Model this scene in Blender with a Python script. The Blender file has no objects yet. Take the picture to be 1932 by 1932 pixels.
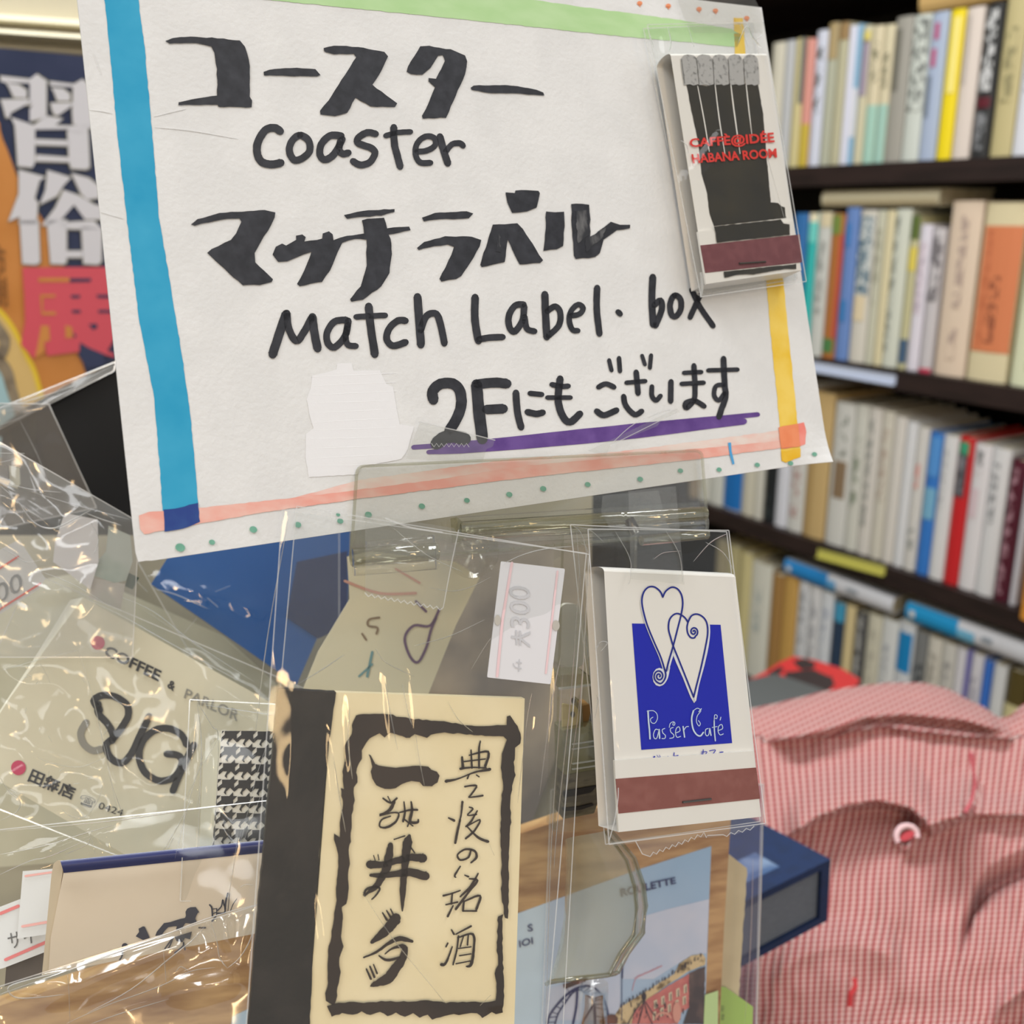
import bpy, math, random
from mathutils import Vector, noise
from mathutils.geometry import tessellate_polygon
random.seed(7)
S = bpy.context.scene
COL = S.collection

# ---------------------------------------------------------------- camera
PITCH = math.radians(16.2)
CAM = Vector((0, 0, 1.30))
RT = Vector((1, 0, 0))
FW = Vector((0, math.cos(PITCH), -math.sin(PITCH)))
UP = Vector((0, math.sin(PITCH), math.cos(PITCH)))
cd = bpy.data.cameras.new('camera'); cam = bpy.data.objects.new('camera', cd); COL.objects.link(cam)
cam.location = CAM; cam.rotation_euler = (math.pi/2 - PITCH, 0, 0)
cd.sensor_width = 36; cd.sensor_fit = 'HORIZONTAL'; cd.lens = 36; cd.clip_start = 0.01
cd.dof.use_dof = True; cd.dof.focus_distance = 0.222; cd.dof.aperture_fstop = 17.5
S.camera = cam
# ---------------------------------------------------------------- exposure, world, lights
S.view_settings.view_transform = 'Standard'; S.view_settings.look = 'None'
S.view_settings.exposure = 0.25; S.view_settings.gamma = 1.0
try: S.view_settings.use_curve_mapping = False
except Exception: pass
W = bpy.data.worlds.new('world'); S.world = W; W.use_nodes = True
W.node_tree.nodes['Background'].inputs[0].default_value = (0.93, 0.96, 1.0, 1)
W.node_tree.nodes['Background'].inputs[1].default_value = 0.42
S.cycles.max_bounces = 12; S.cycles.transparent_max_bounces = 48
S.cycles.glossy_bounces = 3; S.cycles.diffuse_bounces = 3; S.cycles.transmission_bounces = 6
S.cycles.caustics_reflective = False; S.cycles.caustics_refractive = False
try: S.cycles.use_denoising = True
except Exception: pass

def lin(c):
    out = []
    for v in c[:3]:
        v = v/255.0
        out.append(v/12.92 if v <= 0.04045 else ((v+0.055)/1.055)**2.4)
    return (*out, 1)

def area(name, loc, target, sx, sy, power, col=(1, 1, 1)):
    l = bpy.data.lights.new(name, 'AREA'); l.shape = 'RECTANGLE'; l.size = sx; l.size_y = sy
    l.energy = power; l.color = col
    o = bpy.data.objects.new(name, l); COL.objects.link(o); o.location = loc
    o.rotation_euler = (Vector(target)-Vector(loc)).to_track_quat('-Z', 'Y').to_euler()
    return o
# fluorescent tubes under the ceiling, one row before and one behind the photographer
LAMPS = [((-0.75, -0.55, 2.42), 0.24, 1.25, 9), ((0.65, -0.30, 2.42), 0.30, 1.25, 6), ((-0.35, 0.75, 2.42), 1.25, 0.30, 22), ((0.2, -1.5, 2.42), 1.25, 0.30, 9)]
for p, sx, sy, w in LAMPS:
    area('tube_light', p, (p[0], p[1], 0), sx, sy, w, (0.96, 0.985, 1.0))
# unseen warm bulbs behind the photographer, placed for golden glints on the cellophane
WARM = [(-1.15, -1.5, 1.52), (-0.35, -1.9, 1.75), (0.55, -1.7, 1.55), (0.1, -1.2, 2.1)]
for p in WARM:
    area('warm_bulb', p, (0, .2, 1.2), .09, .09, 1.0, (1.0, 0.66, 0.32))
area('added_warm_strip', (0.42, -1.6, 1.42), (0, .2, 1.25), .08, .80, 3.4, (1.0, 0.70, 0.36))  # added tall light, unseen, set where the large bag mirrors it as golden streaks

# ---------------------------------------------------------------- framework
def ray(px, py): return FW + RT*((px-966)/1932) + UP*((966-py)/1932)
def P3(px, py, d): return CAM + ray(px, py)*d

class Plane:
    """a real plane in the room; at() finds the point of it (raised by off) seen at a picture position"""
    def __init__(s, a, b, c):
        A, B, C_ = P3(*a), P3(*b), P3(*c)
        s.o = A; s.n = (B-A).cross(C_-A).normalized()
        if s.n.dot(CAM-A) < 0: s.n = -s.n
    def at(s, px, py, off=0.0):
        r = ray(px, py); t = (s.o + s.n*off - CAM).dot(s.n)/r.dot(s.n)
        return CAM + r*t
    def moved(s, off):
        q = Plane.__new__(Plane); q.o = s.o + s.n*off; q.n = s.n.copy(); return q
    @staticmethod
    def pn(o, n):
        q = Plane.__new__(Plane); q.o = o; q.n = n.normalized()
        if q.n.dot(CAM-o) < 0: q.n = -q.n
        return q

class MB:
    def __init__(s): s.v = []; s.f = []; s.uv = None
    def add(s, vs, fs):
        b = len(s.v); s.v += [tuple(x) for x in vs]; s.f += [tuple(i+b for i in f) for f in fs]
    def build(s, name, mat, parent=None, smooth=False, **props):
        me = bpy.data.meshes.new(name); me.from_pydata(s.v, [], s.f); me.update()
        if smooth:
            for p in me.polygons: p.use_smooth = True
        if mat: me.materials.append(mat)
        o = bpy.data.objects.new(name, me); COL.objects.link(o)
        if parent: o.parent = parent; o.matrix_parent_inverse = parent.matrix_world.inverted() if False else o.matrix_parent_inverse
        for k, v in props.items(): o[k] = v
        return o

def thing(name, label, cat, group=None):
    o = bpy.data.objects.new(name, None); COL.objects.link(o); o.empty_display_size = .01
    o['label'] = label; o['category'] = cat
    if group: o['group'] = group
    return o
def Z(sc, ox, oy, *pts): return [(ox+x/sc, oy+y/sc) for x, y in pts]

def ngon(mb, plane, pts, off=0.0002):
    vs = [plane.at(x, y, off) for x, y in pts]
    tris = tessellate_polygon([[Vector((x, y, 0)) for x, y in pts]])
    mb.add(vs, tris)
def slab(mb, plane, pts, thick, off=0.0):
    """a sheet whose front face shows the outline pts and whose depth runs away from the viewer"""
    n = len(pts); fr = [plane.at(x, y, off) for x, y in pts]; bk = [v-plane.n*thick for v in fr]
    tris = [tuple(t) for t in tessellate_polygon([[Vector((x, y, 0)) for x, y in pts]])]
    fs = tris + [tuple(i+n for i in reversed(t)) for t in tris] + [(i, i+n, (i+1) % n+n, (i+1) % n) for i in range(n)]
    mb.add(fr+bk, fs)
def smoothline(pts, k=5):
    if len(pts) < 3: return list(pts)
    closed = pts[0] == pts[-1]; out = []
    for i in range(len(pts)-1):
        p1, p2 = pts[i], pts[i+1]
        p0 = pts[i-1] if i else (pts[-2] if closed else p1)
        p3 = pts[i+2] if i+2 < len(pts) else (pts[1] if closed else p2)
        for j in range(k):
            t = j/k
            out.append(tuple(.5*(2*p1[a]+(p2[a]-p0[a])*t+(2*p0[a]-5*p1[a]+4*p2[a]-p3[a])*t*t+(3*p1[a]-p0[a]-3*p2[a]+p3[a])*t**3) for a in range(len(p1))))
    out.append(tuple(pts[-1])); return out
def stroke(mb, plane, pts, w, off=0.0002, smooth=True, rough=0.04, caps=True):
    """pen stroke; pts (x,y) with constant w, or (x,y,w)"""
    P = [(p[0], p[1], p[2] if len(p) > 2 else w) for p in pts]
    if smooth: P = smoothline(P)
    L = []; Rr = []
    n = len(P)
    for i, (x, y, ww) in enumerate(P):
        a = P[max(0, i-1)]; b = P[min(n-1, i+1)]
        dx, dy = b[0]-a[0], b[1]-a[1]; d = math.hypot(dx, dy) or 1
        nx, ny = -dy/d, dx/d
        h = ww/2; j1 = 1+random.uniform(-rough, rough); j2 = 1+random.uniform(-rough, rough)
        L.append((x+nx*h*j1, y+ny*h*j1)); Rr.append((x-nx*h*j2, y-ny*h*j2))
    vs = []; fs = []
    for i in range(n): vs += [plane.at(*L[i], off), plane.at(*Rr[i], off)]
    for i in range(n-1): fs.append((2*i, 2*i+1, 2*i+3, 2*i+2))
    if caps:
        for i, sg in ((0, -1), (n-1, 1)):
            x, y, ww = P[i]; a = P[max(0, i-1)]; b = P[min(n-1, i+1)]
            ang = math.atan2(b[1]-a[1], b[0]-a[0])
            c = len(vs); vs.append(plane.at(x, y, off))
            for k in range(7):
                t = ang - math.pi/2 + math.pi*k/6
                q = (x+math.cos(t)*ww/2*sg*.92, y+math.sin(t)*ww/2*sg*.92)
                vs.append(plane.at(*q, off))
            for k in range(6): fs.append((c, c+1+k, c+2+k))
    mb.add(vs, fs)
def ridge(mb, plane, pts, w, h, off=0.0, smooth=True):
    """raised crease of triangular section"""
    P = smoothline([(p[0], p[1]) for p in pts]) if smooth else list(pts)
    n = len(P); vs = []; fs = []
    for i, (x, y) in enumerate(P):
        a = P[max(0, i-1)]; b = P[min(n-1, i+1)]
        dx, dy = b[0]-a[0], b[1]-a[1]; d = math.hypot(dx, dy) or 1
        t = math.sin(math.pi*min(1, max(0.0, (i+.15)/(n-.7))))**.5
        nx, ny = -dy/d*w/2*t, dx/d*w/2*t
        vs += [plane.at(x+nx, y+ny, off), plane.at(x, y, off+h*t), plane.at(x-nx, y-ny, off)]
    for i in range(n-1):
        for k in (0, 1): fs.append((3*i+k, 3*i+k+1, 3*i+k+4, 3*i+k+3))
    mb.add(vs, fs)
def disc(mb, plane, x, y, rx, ry=None, off=0.0002, n=12, rot=0):
    ry = ry or rx
    ngon(mb, plane, [(x+rx*math.cos(2*math.pi*k/n)*math.cos(rot)-ry*math.sin(2*math.pi*k/n)*math.sin(rot), y+rx*math.cos(2*math.pi*k/n)*math.sin(rot)+ry*math.sin(2*math.pi*k/n)*math.cos(rot)) for k in range(n)], off)
def quadmap(q, u, v):
    (x0, y0), (x1, y1), (x2, y2), (x3, y3) = q   # TL TR BR BL
    return ((x0*(1-u)+x1*u)*(1-v)+(x3*(1-u)+x2*u)*v, (y0*(1-u)+y1*u)*(1-v)+(y3*(1-u)+y2*u)*v)
def text(mb, plane, body, q, off=0.0002, bold=0.0, mirror=False, vertical=False):
    """flat lettering: outlines of the built-in font laid on the plane so that its box fills q (TL TR BR BL)"""
    cu = bpy.data.curves.new('t', 'FONT'); cu.body = body; cu.size = 1; cu.offset = bold; cu.resolution_u = 3
    if vertical: cu.space_line = .95
    o = bpy.data.objects.new('t', cu); COL.objects.link(o)
    bpy.context.view_layer.update()
    me = bpy.data.meshes.new_from_object(o.evaluated_get(bpy.context.evaluated_depsgraph_get()))
    vs = [v.co.copy() for v in me.vertices]; fs = [tuple(p.vertices) for p in me.polygons]
    bpy.data.objects.remove(o); bpy.data.curves.remove(cu); bpy.data.meshes.remove(me)
    if not vs: return
    x0, x1 = min(v.x for v in vs), max(v.x for v in vs); y0, y1 = min(v.y for v in vs), max(v.y for v in vs)
    out = []
    for v in vs:
        u = (v.x-x0)/(x1-x0 or 1); w = 1-(v.y-y0)/(y1-y0 or 1)
        if mirror: u = 1-u
        out.append(plane.at(*quadmap(q, u, w), off))
    mb.add(out, fs)
def gridsheet(mb, plane, q, nu, nv, f, thick=0.0):
    """a sheet over picture quad q; f(u,v,px,py)->(px,py,off)"""
    vs = []; fs = []
    for j in range(nv+1):
        for i in range(nu+1):
            x, y = quadmap(q, i/nu, j/nv); x, y, o = f(i/nu, j/nv, x, y)
            vs.append(plane.at(x, y, o))
    m = nu+1
    for j in range(nv):
        for i in range(nu): fs.append((j*m+i, j*m+i+1, (j+1)*m+i+1, (j+1)*m+i))
    if thick:
        N = len(vs); vs += [v-plane.n*thick for v in vs]
        fs += [tuple(i+N for i in reversed(f_)) for f_ in fs[:]]
        rim = [i for i in range(m)] + [j*m+nu for j in range(1, nv+1)] + [nv*m+i for i in range(nu-1, -1, -1)] + [j*m for j in range(nv-1, 0, -1)]
        for a, b in zip(rim, rim[1:]+rim[:1]): fs.append((a, a+N, b+N, b))
    mb.add(vs, fs)
def boxpts(mb, o, a, b, c):
    """box from corner o along vectors a, b, c"""
    vs = [o, o+a, o+a+b, o+b, o+c, o+a+c, o+a+b+c, o+b+c]
    mb.add(vs, [(0, 3, 2, 1), (4, 5, 6, 7), (0, 1, 5, 4), (1, 2, 6, 5), (2, 3, 7, 6), (3, 0, 4, 7)])
def tube(mb, pts, r, n=6):
    vs = []; fs = []
    for i, p in enumerate(pts):
        d = (pts[min(i+1, len(pts)-1)]-pts[max(i-1, 0)]).normalized()
        a = d.cross(Vector((.3, .2, .93))).normalized(); b = d.cross(a)
        vs += [p+a*r*math.cos(2*math.pi*k/n)+b*r*math.sin(2*math.pi*k/n) for k in range(n)]
    for i in range(len(pts)-1):
        for k in range(n): fs.append((i*n+k, i*n+(k+1) % n, (i+1)*n+(k+1) % n, (i+1)*n+k))
    fs.append(tuple(range(n))); fs.append(tuple((len(pts)-1)*n+k for k in reversed(range(n))))
    mb.add(vs, fs)

# ---------------------------------------------------------------- materials
MC = {}
def mat(name, rgb, rough=.6, rgb2=None, scale=60, fac=(.4, .6), bump=0, bscale=200, spec=.5, stretch=None, metal=0):
    if name in MC: return MC[name]
    m = bpy.data.materials.new(name); m.use_nodes = True; N = m.node_tree.nodes; L = m.node_tree.links
    b = N['Principled BSDF']; b.inputs['Base Color'].default_value = lin(rgb); b.inputs['Roughness'].default_value = rough
    b.inputs['Specular IOR Level'].default_value = spec; b.inputs['Metallic'].default_value = metal
    tc = N.new('ShaderNodeTexCoord')
    src = tc.outputs['Object']
    if stretch:
        mp = N.new('ShaderNodeMapping'); mp.inputs['Scale'].default_value = stretch[:3]
        if len(stretch) > 3: mp.inputs['Rotation'].default_value = stretch[3:]
        L.new(src, mp.inputs[0]); src = mp.outputs[0]
    if rgb2:
        n = N.new('ShaderNodeTexNoise'); n.inputs['Scale'].default_value = scale; n.inputs['Detail'].default_value = 5
        L.new(src, n.inputs['Vector'])
        r = N.new('ShaderNodeValToRGB'); r.color_ramp.elements[0].position = fac[0]; r.color_ramp.elements[1].position = fac[1]
        r.color_ramp.elements[0].color = lin(rgb); r.color_ramp.elements[1].color = lin(rgb2)
        L.new(n.outputs[0], r.inputs[0]); L.new(r.outputs[0], b.inputs['Base Color'])
    if bump:
        n2 = N.new('ShaderNodeTexNoise'); n2.inputs['Scale'].default_value = bscale; n2.inputs['Detail'].default_value = 4
        L.new(src, n2.inputs['Vector'])
        bp = N.new('ShaderNodeBump'); bp.inputs['Strength'].default_value = 1; bp.inputs['Distance'].default_value = bump
        L.new(n2.outputs[0], bp.inputs['Height']); L.new(bp.outputs[0], b.inputs['Normal'])
    MC[name] = m; return m
def film(name, tint=(.97, .975, .97), ior=1.6, rough=.06, haze=.05, hazec=(225, 228, 228), bump=.0006, bscale=55):
    if name in MC: return MC[name]
    m = bpy.data.materials.new(name); m.use_nodes = True; N = m.node_tree.nodes; L = m.node_tree.links
    N.remove(N['Principled BSDF']); out = N['Material Output']
    tr = N.new('ShaderNodeBsdfTransparent'); tr.inputs[0].default_value = (*tint, 1)
    gl = N.new('ShaderNodeBsdfGlossy'); gl.inputs['Roughness'].default_value = rough
    df = N.new('ShaderNodeBsdfDiffuse'); df.inputs[0].default_value = lin(hazec)
    lw = N.new('ShaderNodeLayerWeight'); lw.inputs[0].default_value = .5     # Schlick reflectance, the same from both sides
    pw = N.new('ShaderNodeMath'); pw.operation = 'POWER'; pw.inputs[1].default_value = 5; L.new(lw.outputs['Facing'], pw.inputs[0])
    f0 = min(.3, 1.3*((ior-1)/(ior+1))**2)
    fr = N.new('ShaderNodeMapRange'); fr.inputs['To Min'].default_value = f0; fr.inputs['To Max'].default_value = .9; L.new(pw.outputs[0], fr.inputs['Value'])
    m1 = N.new('ShaderNodeMixShader'); m2 = N.new('ShaderNodeMixShader'); m1.inputs[0].default_value = haze
    L.new(tr.outputs[0], m1.inputs[1]); L.new(df.outputs[0], m1.inputs[2])
    L.new(fr.outputs[0], m2.inputs[0]); L.new(m1.outputs[0], m2.inputs[1]); L.new(gl.outputs[0], m2.inputs[2]); L.new(m2.outputs[0], out.inputs[0])
    if bump:
        tc = N.new('ShaderNodeTexCoord'); n2 = N.new('ShaderNodeTexNoise'); n2.inputs['Scale'].default_value = bscale; n2.inputs['Detail'].default_value = 2
        n2.inputs['Distortion'].default_value = .8
        L.new(tc.outputs['Object'], n2.inputs['Vector'])
        bp = N.new('ShaderNodeBump'); bp.inputs['Distance'].default_value = bump; bp.inputs['Strength'].default_value = 1
        L.new(n2.outputs[0], bp.inputs['Height']); L.new(bp.outputs[0], gl.inputs['Normal'])
    MC[name] = m; return m
PAPER = mat('sign_paper', (230, 232, 234), .75, (225, 227, 229), 90, bump=.00012, bscale=900, spec=.2)
PEDGE = PAPER
INK = mat('black_marker_ink', (38, 40, 47), .55, (56, 58, 66), 420, (.35, .75), spec=.35)
INK2 = mat('black_marker_ink_dry', (50, 52, 58), .6, (120, 121, 124), 300, (.5, .72), spec=.3, stretch=(1, 1, .25))
CELLO = film('clear_cellophane', ior=1.34, haze=.015, bump=.0003, bscale=40)
CELLO2 = film('crumpled_cellophane', ior=1.38, bump=.0004, bscale=24, haze=.015, rough=.035)
CELLO3 = film('milky_cellophane', haze=.20, bump=.0006, bscale=18, ior=1.5, rough=.09, tint=(.92, .92, .92))
CREASE = film('cellophane_crease_highlight', haze=.42, ior=2.2, rough=.12, bump=0, hazec=(245, 247, 248))  # milky fold whitening that also stands in for bright highlights along the creases
ACRY = film('clear_acrylic', tint=(.988, .986, .97), ior=1.6, rough=.03, haze=.01, hazec=(190, 190, 170), bump=0)
ACRYE = film('acrylic_edge', tint=(.84, .83, .73), ior=2.1, rough=.06, haze=.16, hazec=(170, 168, 140), bump=.0002, bscale=200)
TAPE = film('clear_tape', tint=(.95, .95, .93), ior=1.6, rough=.12, haze=.07, bump=.0003, bscale=160)

def cello(parent, plane, q, off, seed, m=None, amp=.0010, fr=26, nu=56, nv=56, creases=(), wrinkles=(), name='film', hf=.35):
    """one crumpled film of a cellophane bag with its folded creases"""
    def disp(x, y):
        p = Vector((x*.0045+seed*3.1, y*.0045, seed*1.7))
        d = noise.noise(p*1.0)*amp*1.4 + (abs(noise.noise(p*2.7+Vector((5, 1, 2))))*amp*1.3 + noise.noise(p*5)*amp*.3)*hf
        for (ax, ay, bx, by, w, h) in wrinkles:
            L2 = (bx-ax)**2+(by-ay)**2; t = ((x-ax)*(bx-ax)+(y-ay)*(by-ay))/L2
            if -.1 < t < 1.1:
                tt = min(1, max(0, t)); dx, dy = x-(ax+(bx-ax)*tt), y-(ay+(by-ay)*tt)
                dd = math.hypot(dx, dy)/w
                if dd < 3: d += math.copysign(min(abs(h), 1.0e-4*w), h)*math.exp(-dd*dd)*math.sin(math.pi*min(1, max(0, tt*.9+.05)))
        return d
    mb = MB()
    gridsheet(mb, plane, q, nu, nv, lambda u, v, x, y: (x, y, off+disp(x, y)*min(1, 12*u, 12*(1-u), 12*v+.2, 12*(1-v))))
    f = mb.build(name, m or CELLO2, parent, smooth=True)
    if creases:
        for cr in creases:
            c = MB(); w = cr[0]; pts = cr[1:]
            ridge(c, plane, pts, w, .0004, off+amp*1.2)
            c.build('crease', CREASE, f)
    e = MB()
    for i in range(4):
        a, b = q[i], q[(i+1) % 4]
        stroke(e, plane, [a, b], 2.2, off+.0002, smooth=False, caps=False)
    e.build('sealed_edge', CREASE, f)
    return f
# ================================================================ room shell
def room(name, a, b, m):
    mb = MB(); a = Vector(a); d = Vector(b)-a
    boxpts(mb, a, Vector((d.x, 0, 0)), Vector((0, d.y, 0)), Vector((0, 0, d.z)))
    o = mb.build(name, m); o['kind'] = 'structure'; return o
room('floor', (-3, -3, -.05), (3, 3.3, 0), mat('floor_vinyl', (120, 110, 98), .5, (140, 130, 115), 8))
room('ceiling', (-3, -3, 2.5), (3, 3.3, 2.55), mat('ceiling_paint', (235, 233, 226), .8))
room('wall_back', (-3, 3.25, 0), (3, 3.3, 2.5), mat('wall_paint', (205, 196, 165), .8, (198, 188, 155), 5))
room('wall_left', (-3.05, -3, 0), (-3, 3.3, 2.5), mat('wall_paint', (205, 196, 165)))
for i, (p, sx, sy, w) in enumerate(LAMPS):
    t = thing('ceiling_lamp', ['white tube lamp on the ceiling left of the photographer', 'white tube lamp on the ceiling right of the photographer',
                               'white tube lamp on the ceiling ahead of the photographer', 'white tube lamp on the ceiling behind the photographer'][i], 'lamp')
    mb = MB(); boxpts(mb, Vector((p[0]-sx/2-.04, p[1]-sy/2-.04, 2.43)), Vector((sx+.08, 0, 0)), Vector((0, sy+.08, 0)), Vector((0, 0, .07)))
    mb.build('lamp_housing', mat('lamp_white', (235, 235, 230), .5), t)

# ---------------------------------------------------------------- panelled wall section and poster, upper left
PO = Plane((0, 100, .56), (150, 110, .585), (60, 700, .60))
panel = PO.moved(-.05)
BEIGE = mat('beige_paint', (236, 230, 208), .85, (230, 223, 198), 6, spec=.2)
mb = MB(); slab(mb, panel, [(-260, -260), (640, -200), (640, 1150), (-260, 1150)], .02)
w = mb.build('wall_panel', BEIGE); w['kind'] = 'structure'
# three moulded strips
for (y0, y1, h, c) in ((20, 40, .012, 'a'), (44, 66, .02, 'b'), (70, 92, .010, 'c')):
    mb = MB(); n = 8
    for k in range(n):
        a0, a1 = k/n, (k+1)/n
        f = lambda t: h*math.sin(math.pi*t)
        ya, yb = y0+(y1-y0)*a0, y0+(y1-y0)*a1
        q = [panel.at(-260, ya-12, f(a0)), panel.at(640, ya+52, f(a0)), panel.at(640, yb+52, f(a1)), panel.at(-260, yb-12, f(a1))]
        mb.add(q, [(0, 1, 2, 3)])
    o = mb.build('trim_%d' % {'a': 1, 'b': 2, 'c': 3}[c], BEIGE, smooth=True); o['kind'] = 'structure'

t = thing('poster', 'museum poster with large white and red characters on navy and orange', 'poster')
mb = MB(); slab(mb, PO, [(-240, 68), (420, 130), (430, 900), (-260, 860)], .0008)
mb.build('sheet', mat('poster_navy', (58, 66, 98), .35, (46, 56, 88), 20), t)
ORG = mat('poster_orange', (222, 150, 78), .4, (212, 140, 66), 25)
mb = MB(); ngon(mb, PO, smoothline([(-250, 220), (-30, 215), (5, 262), (40, 350), (84, 420), (120, 500), (135, 600), (160, 700), (200, 900), (-255, 860)], 4), .0004)
mb.build('orange_field', ORG, t)
mb = MB(); ngon(mb, PO, smoothline([(-250, 610), (-40, 560), (0, 585), (18, 612), (45, 668), (62, 700), (82, 760), (110, 880), (-250, 860)], 4), .0008)
mb.build('cream_field', mat('poster_cream', (232, 200, 130), .4), t)
mb = MB(); stroke(mb, PO, [(-2, 585), (22, 615), (50, 670), (68, 710), (88, 790)], 9, .0010); mb.build('yellow_rim', mat('poster_yellow', (247, 214, 62), .4), t)
mb = MB(); ngon(mb, PO, smoothline([(-250, 690), (-30, 675), (0, 680), (22, 720), (38, 780), (50, 860), (-250, 860)], 4), .0010)
mb.build('water_field', mat('poster_water', (176, 214, 222), .4), t)
mb = MB(); stroke(mb, PO, [(-20, 600, 20), (8, 640, 22), (2, 672, 18)], 20, .0012); stroke(mb, PO, [(-10, 672, 20), (12, 700, 22), (22, 735, 20), (40, 790, 16)], 20, .0012)
mb.build('grey_drawing', mat('poster_grey', (160, 146, 122), .5, (132, 120, 102), 120), t)
WH = mat('poster_white', (228, 229, 236), .4); SH = mat('poster_letter_rim', (150, 148, 120), .5)
def z7(*p): return Z(5.365, 0, 60, *p)
def z8(*p): return Z(5.085, 0, 420, *p)
shu = [z7((5, 445), (300, 480), (370, 425), (480, 500), (470, 520), (470, 870), (300, 905), (300, 780), (330, 740), (250, 740), (320, 700), (300, 690), (300, 520), (60, 515), (10, 505)),
       z7((60, 520), (190, 535), (270, 590), (270, 670), (140, 665), (90, 560)), z7((5, 685), (320, 680), (250, 745), (110, 820), (95, 870), (60, 868), (30, 760)),
       z7((500, 500), (750, 530), (830, 480), (890, 520), (940, 900), (930, 980), (740, 940), (730, 800), (740, 560), (510, 545)),
       z7((520, 565), (640, 575), (710, 630), (710, 700), (580, 700), (550, 620)), z7((510, 720), (760, 715), (700, 770), (600, 840), (560, 850), (530, 800)),
       z7((110, 865), (340, 945), (470, 850), (640, 880), (560, 945), (680, 950), (900, 950), (890, 1020), (700, 1015), (690, 985), (355, 990), (355, 1320), (330, 1375), (180, 1360), (150, 950)),
       z7((355, 1085), (700, 1100), (700, 1155), (360, 1145)), z7((365, 1245), (700, 1270), (700, 1320), (360, 1310)), z7((680, 1000), (895, 1020), (910, 1370), (870, 1395), (720, 1385), (700, 1320)),
       # second character
       z7((190, 1395), (460, 1470), (400, 1510), (350, 1690), (385, 1720), (370, 1945), (190, 1945), (200, 1870), (85, 1920), (190, 1640)),
       z7((480, 1400), (720, 1475), (640, 1560), (580, 1660), (400, 1750), (460, 1600)), z7((720, 1430), (900, 1480), (1000, 1560), (1010, 1680), (880, 1700), (820, 1640)),
       z7((640, 1600), (810, 1660), (960, 1750), (1100, 1780), (1100, 1900), (860, 1900), (750, 1750), (620, 1900), (470, 1960), (420, 1960), (560, 1780)),
       z8((190, -20), (370, -20), (385, 380), (340, 405), (215, 395)), z8((450, -20), (640, -30), (640, 380), (610, 400), (485, 395)), z8((570, 0), (900, -20), (980, 60), (770, 65), (620, 60)),
       z8((640, 270), (790, 270), (790, 335), (640, 335)), z8((780, 40), (980, 60), (975, 370), (940, 405), (800, 395))]
mb = MB(); mr = MB()
for p in shu:
    ngon(mb, PO, p, .0016); cx = sum(a for a, b in p)/len(p); cy = sum(b for a, b in p)/len(p)
    ngon(mr, PO, [(a+(1.6 if a > cx else -1.6), b+(2.2 if b > cy else -1.0)) for a, b in p], .0013)
mr.build('letter_rim', SH, t); mb.build('white_characters', WH, t)
RED = mat('poster_red', (228, 92, 106), .4)
ten = [z8((215, 430), (1100, 425), (1100, 1110), (1030, 1230), (1100, 1262), (1100, 1292), (980, 1260), (850, 1200), (770, 1150), (760, 1240), (450, 1280), (425, 1160), (390, 1150), (325, 1310), (200, 1170), (240, 950), (232, 700))]
mb = MB()
for p in ten: ngon(mb, PO, p, .0019)
mb.build('red_character', RED, t)
mb = MB()
for p in (((370, 530), (665, 528), (665, 568), (370, 570)), ((385, 690), (530, 690), (530, 716), (412, 716), (412, 855), (535, 855), (535, 886), (400, 886)), ((395, 985), (470, 990), (480, 1130), (425, 1150), (430, 1240), (335, 1302), (360, 1180)), ((625, 985), (690, 1000), (700, 1100), (630, 1110))): ngon(mb, PO, z8(*p), .0021)
mb.build('letter_gap_orange', ORG, t)
mb = MB()
for p in (((670, 535), (875, 535), (870, 568), (672, 572)), ((680, 695), (770, 695), (765, 724), (685, 724)), ((690, 838), (770, 838), (775, 868), (692, 866)), ((925, 692), (1100, 692), (1100, 724), (935, 722)), ((940, 838), (1100, 838), (1100, 866), (945, 866)), ((850, 975), (930, 970), (935, 1010), (890, 1028)), ((700, 1055), (735, 1085), (715, 1108)), ((765, 1150), (850, 1200), (1000, 1262), (1000, 1380), (830, 1400), (745, 1262), (768, 1240))): ngon(mb, PO, z8(*p), .0021)
mb.build('letter_gap_navy', mat('poster_navy', (58, 66, 98)), t)
mb = MB(); text(mb, PO, '市\n制', [(-14, 458), (9, 462), (16, 580), (-8, 578)], .0014, .02, vertical=True)
mb.build('small_characters', mat('poster_brown', (150, 100, 50), .5), t)

# ================================================================ bookcase
HZ = (RT*(-1242)+UP*576+FW*1932); HZ.z = 0; HZ.normalize()      # along the shelves, away to the left
ALONG = -HZ                                                     # towards the right of the picture
o0 = P3(1800, 300, 1.12)
SP = Plane.pn(o0, HZ.cross(Vector((0, 0, 1))))
NB = SP.n                                                       # out of the shelves
def sz(px, py, off=0):
    p = SP.at(px, py, off); return (p-o0).dot(ALONG), p.z
def SPT(s, z, d=0.0): return Vector((o0.x, o0.y, z)) + ALONG*s + NB*d
SHZ = [sz(1796, 301)[1], sz(1800, 712)[1], sz(1800, 1106)[1]]
SHZ.append(SHZ[2]-(SHZ[1]-SHZ[2]))
SHZ.insert(0, SHZ[0]+(SHZ[0]-SHZ[1]))
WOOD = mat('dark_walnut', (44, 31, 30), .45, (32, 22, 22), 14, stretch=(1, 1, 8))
bc = thing('bookcase', 'dark brown bookcase of open shelves full of paperbacks along the right', 'bookcase')
SL, SR = -.78, .42
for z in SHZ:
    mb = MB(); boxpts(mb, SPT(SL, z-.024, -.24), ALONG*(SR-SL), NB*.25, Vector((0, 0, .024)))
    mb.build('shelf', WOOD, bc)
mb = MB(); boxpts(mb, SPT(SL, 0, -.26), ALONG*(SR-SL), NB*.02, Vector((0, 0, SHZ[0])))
mb.build('back_panel', mat('black_brown', (20, 15, 14), .7), bc)  # dark stain with the shade inside the shelves put into its colour
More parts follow.
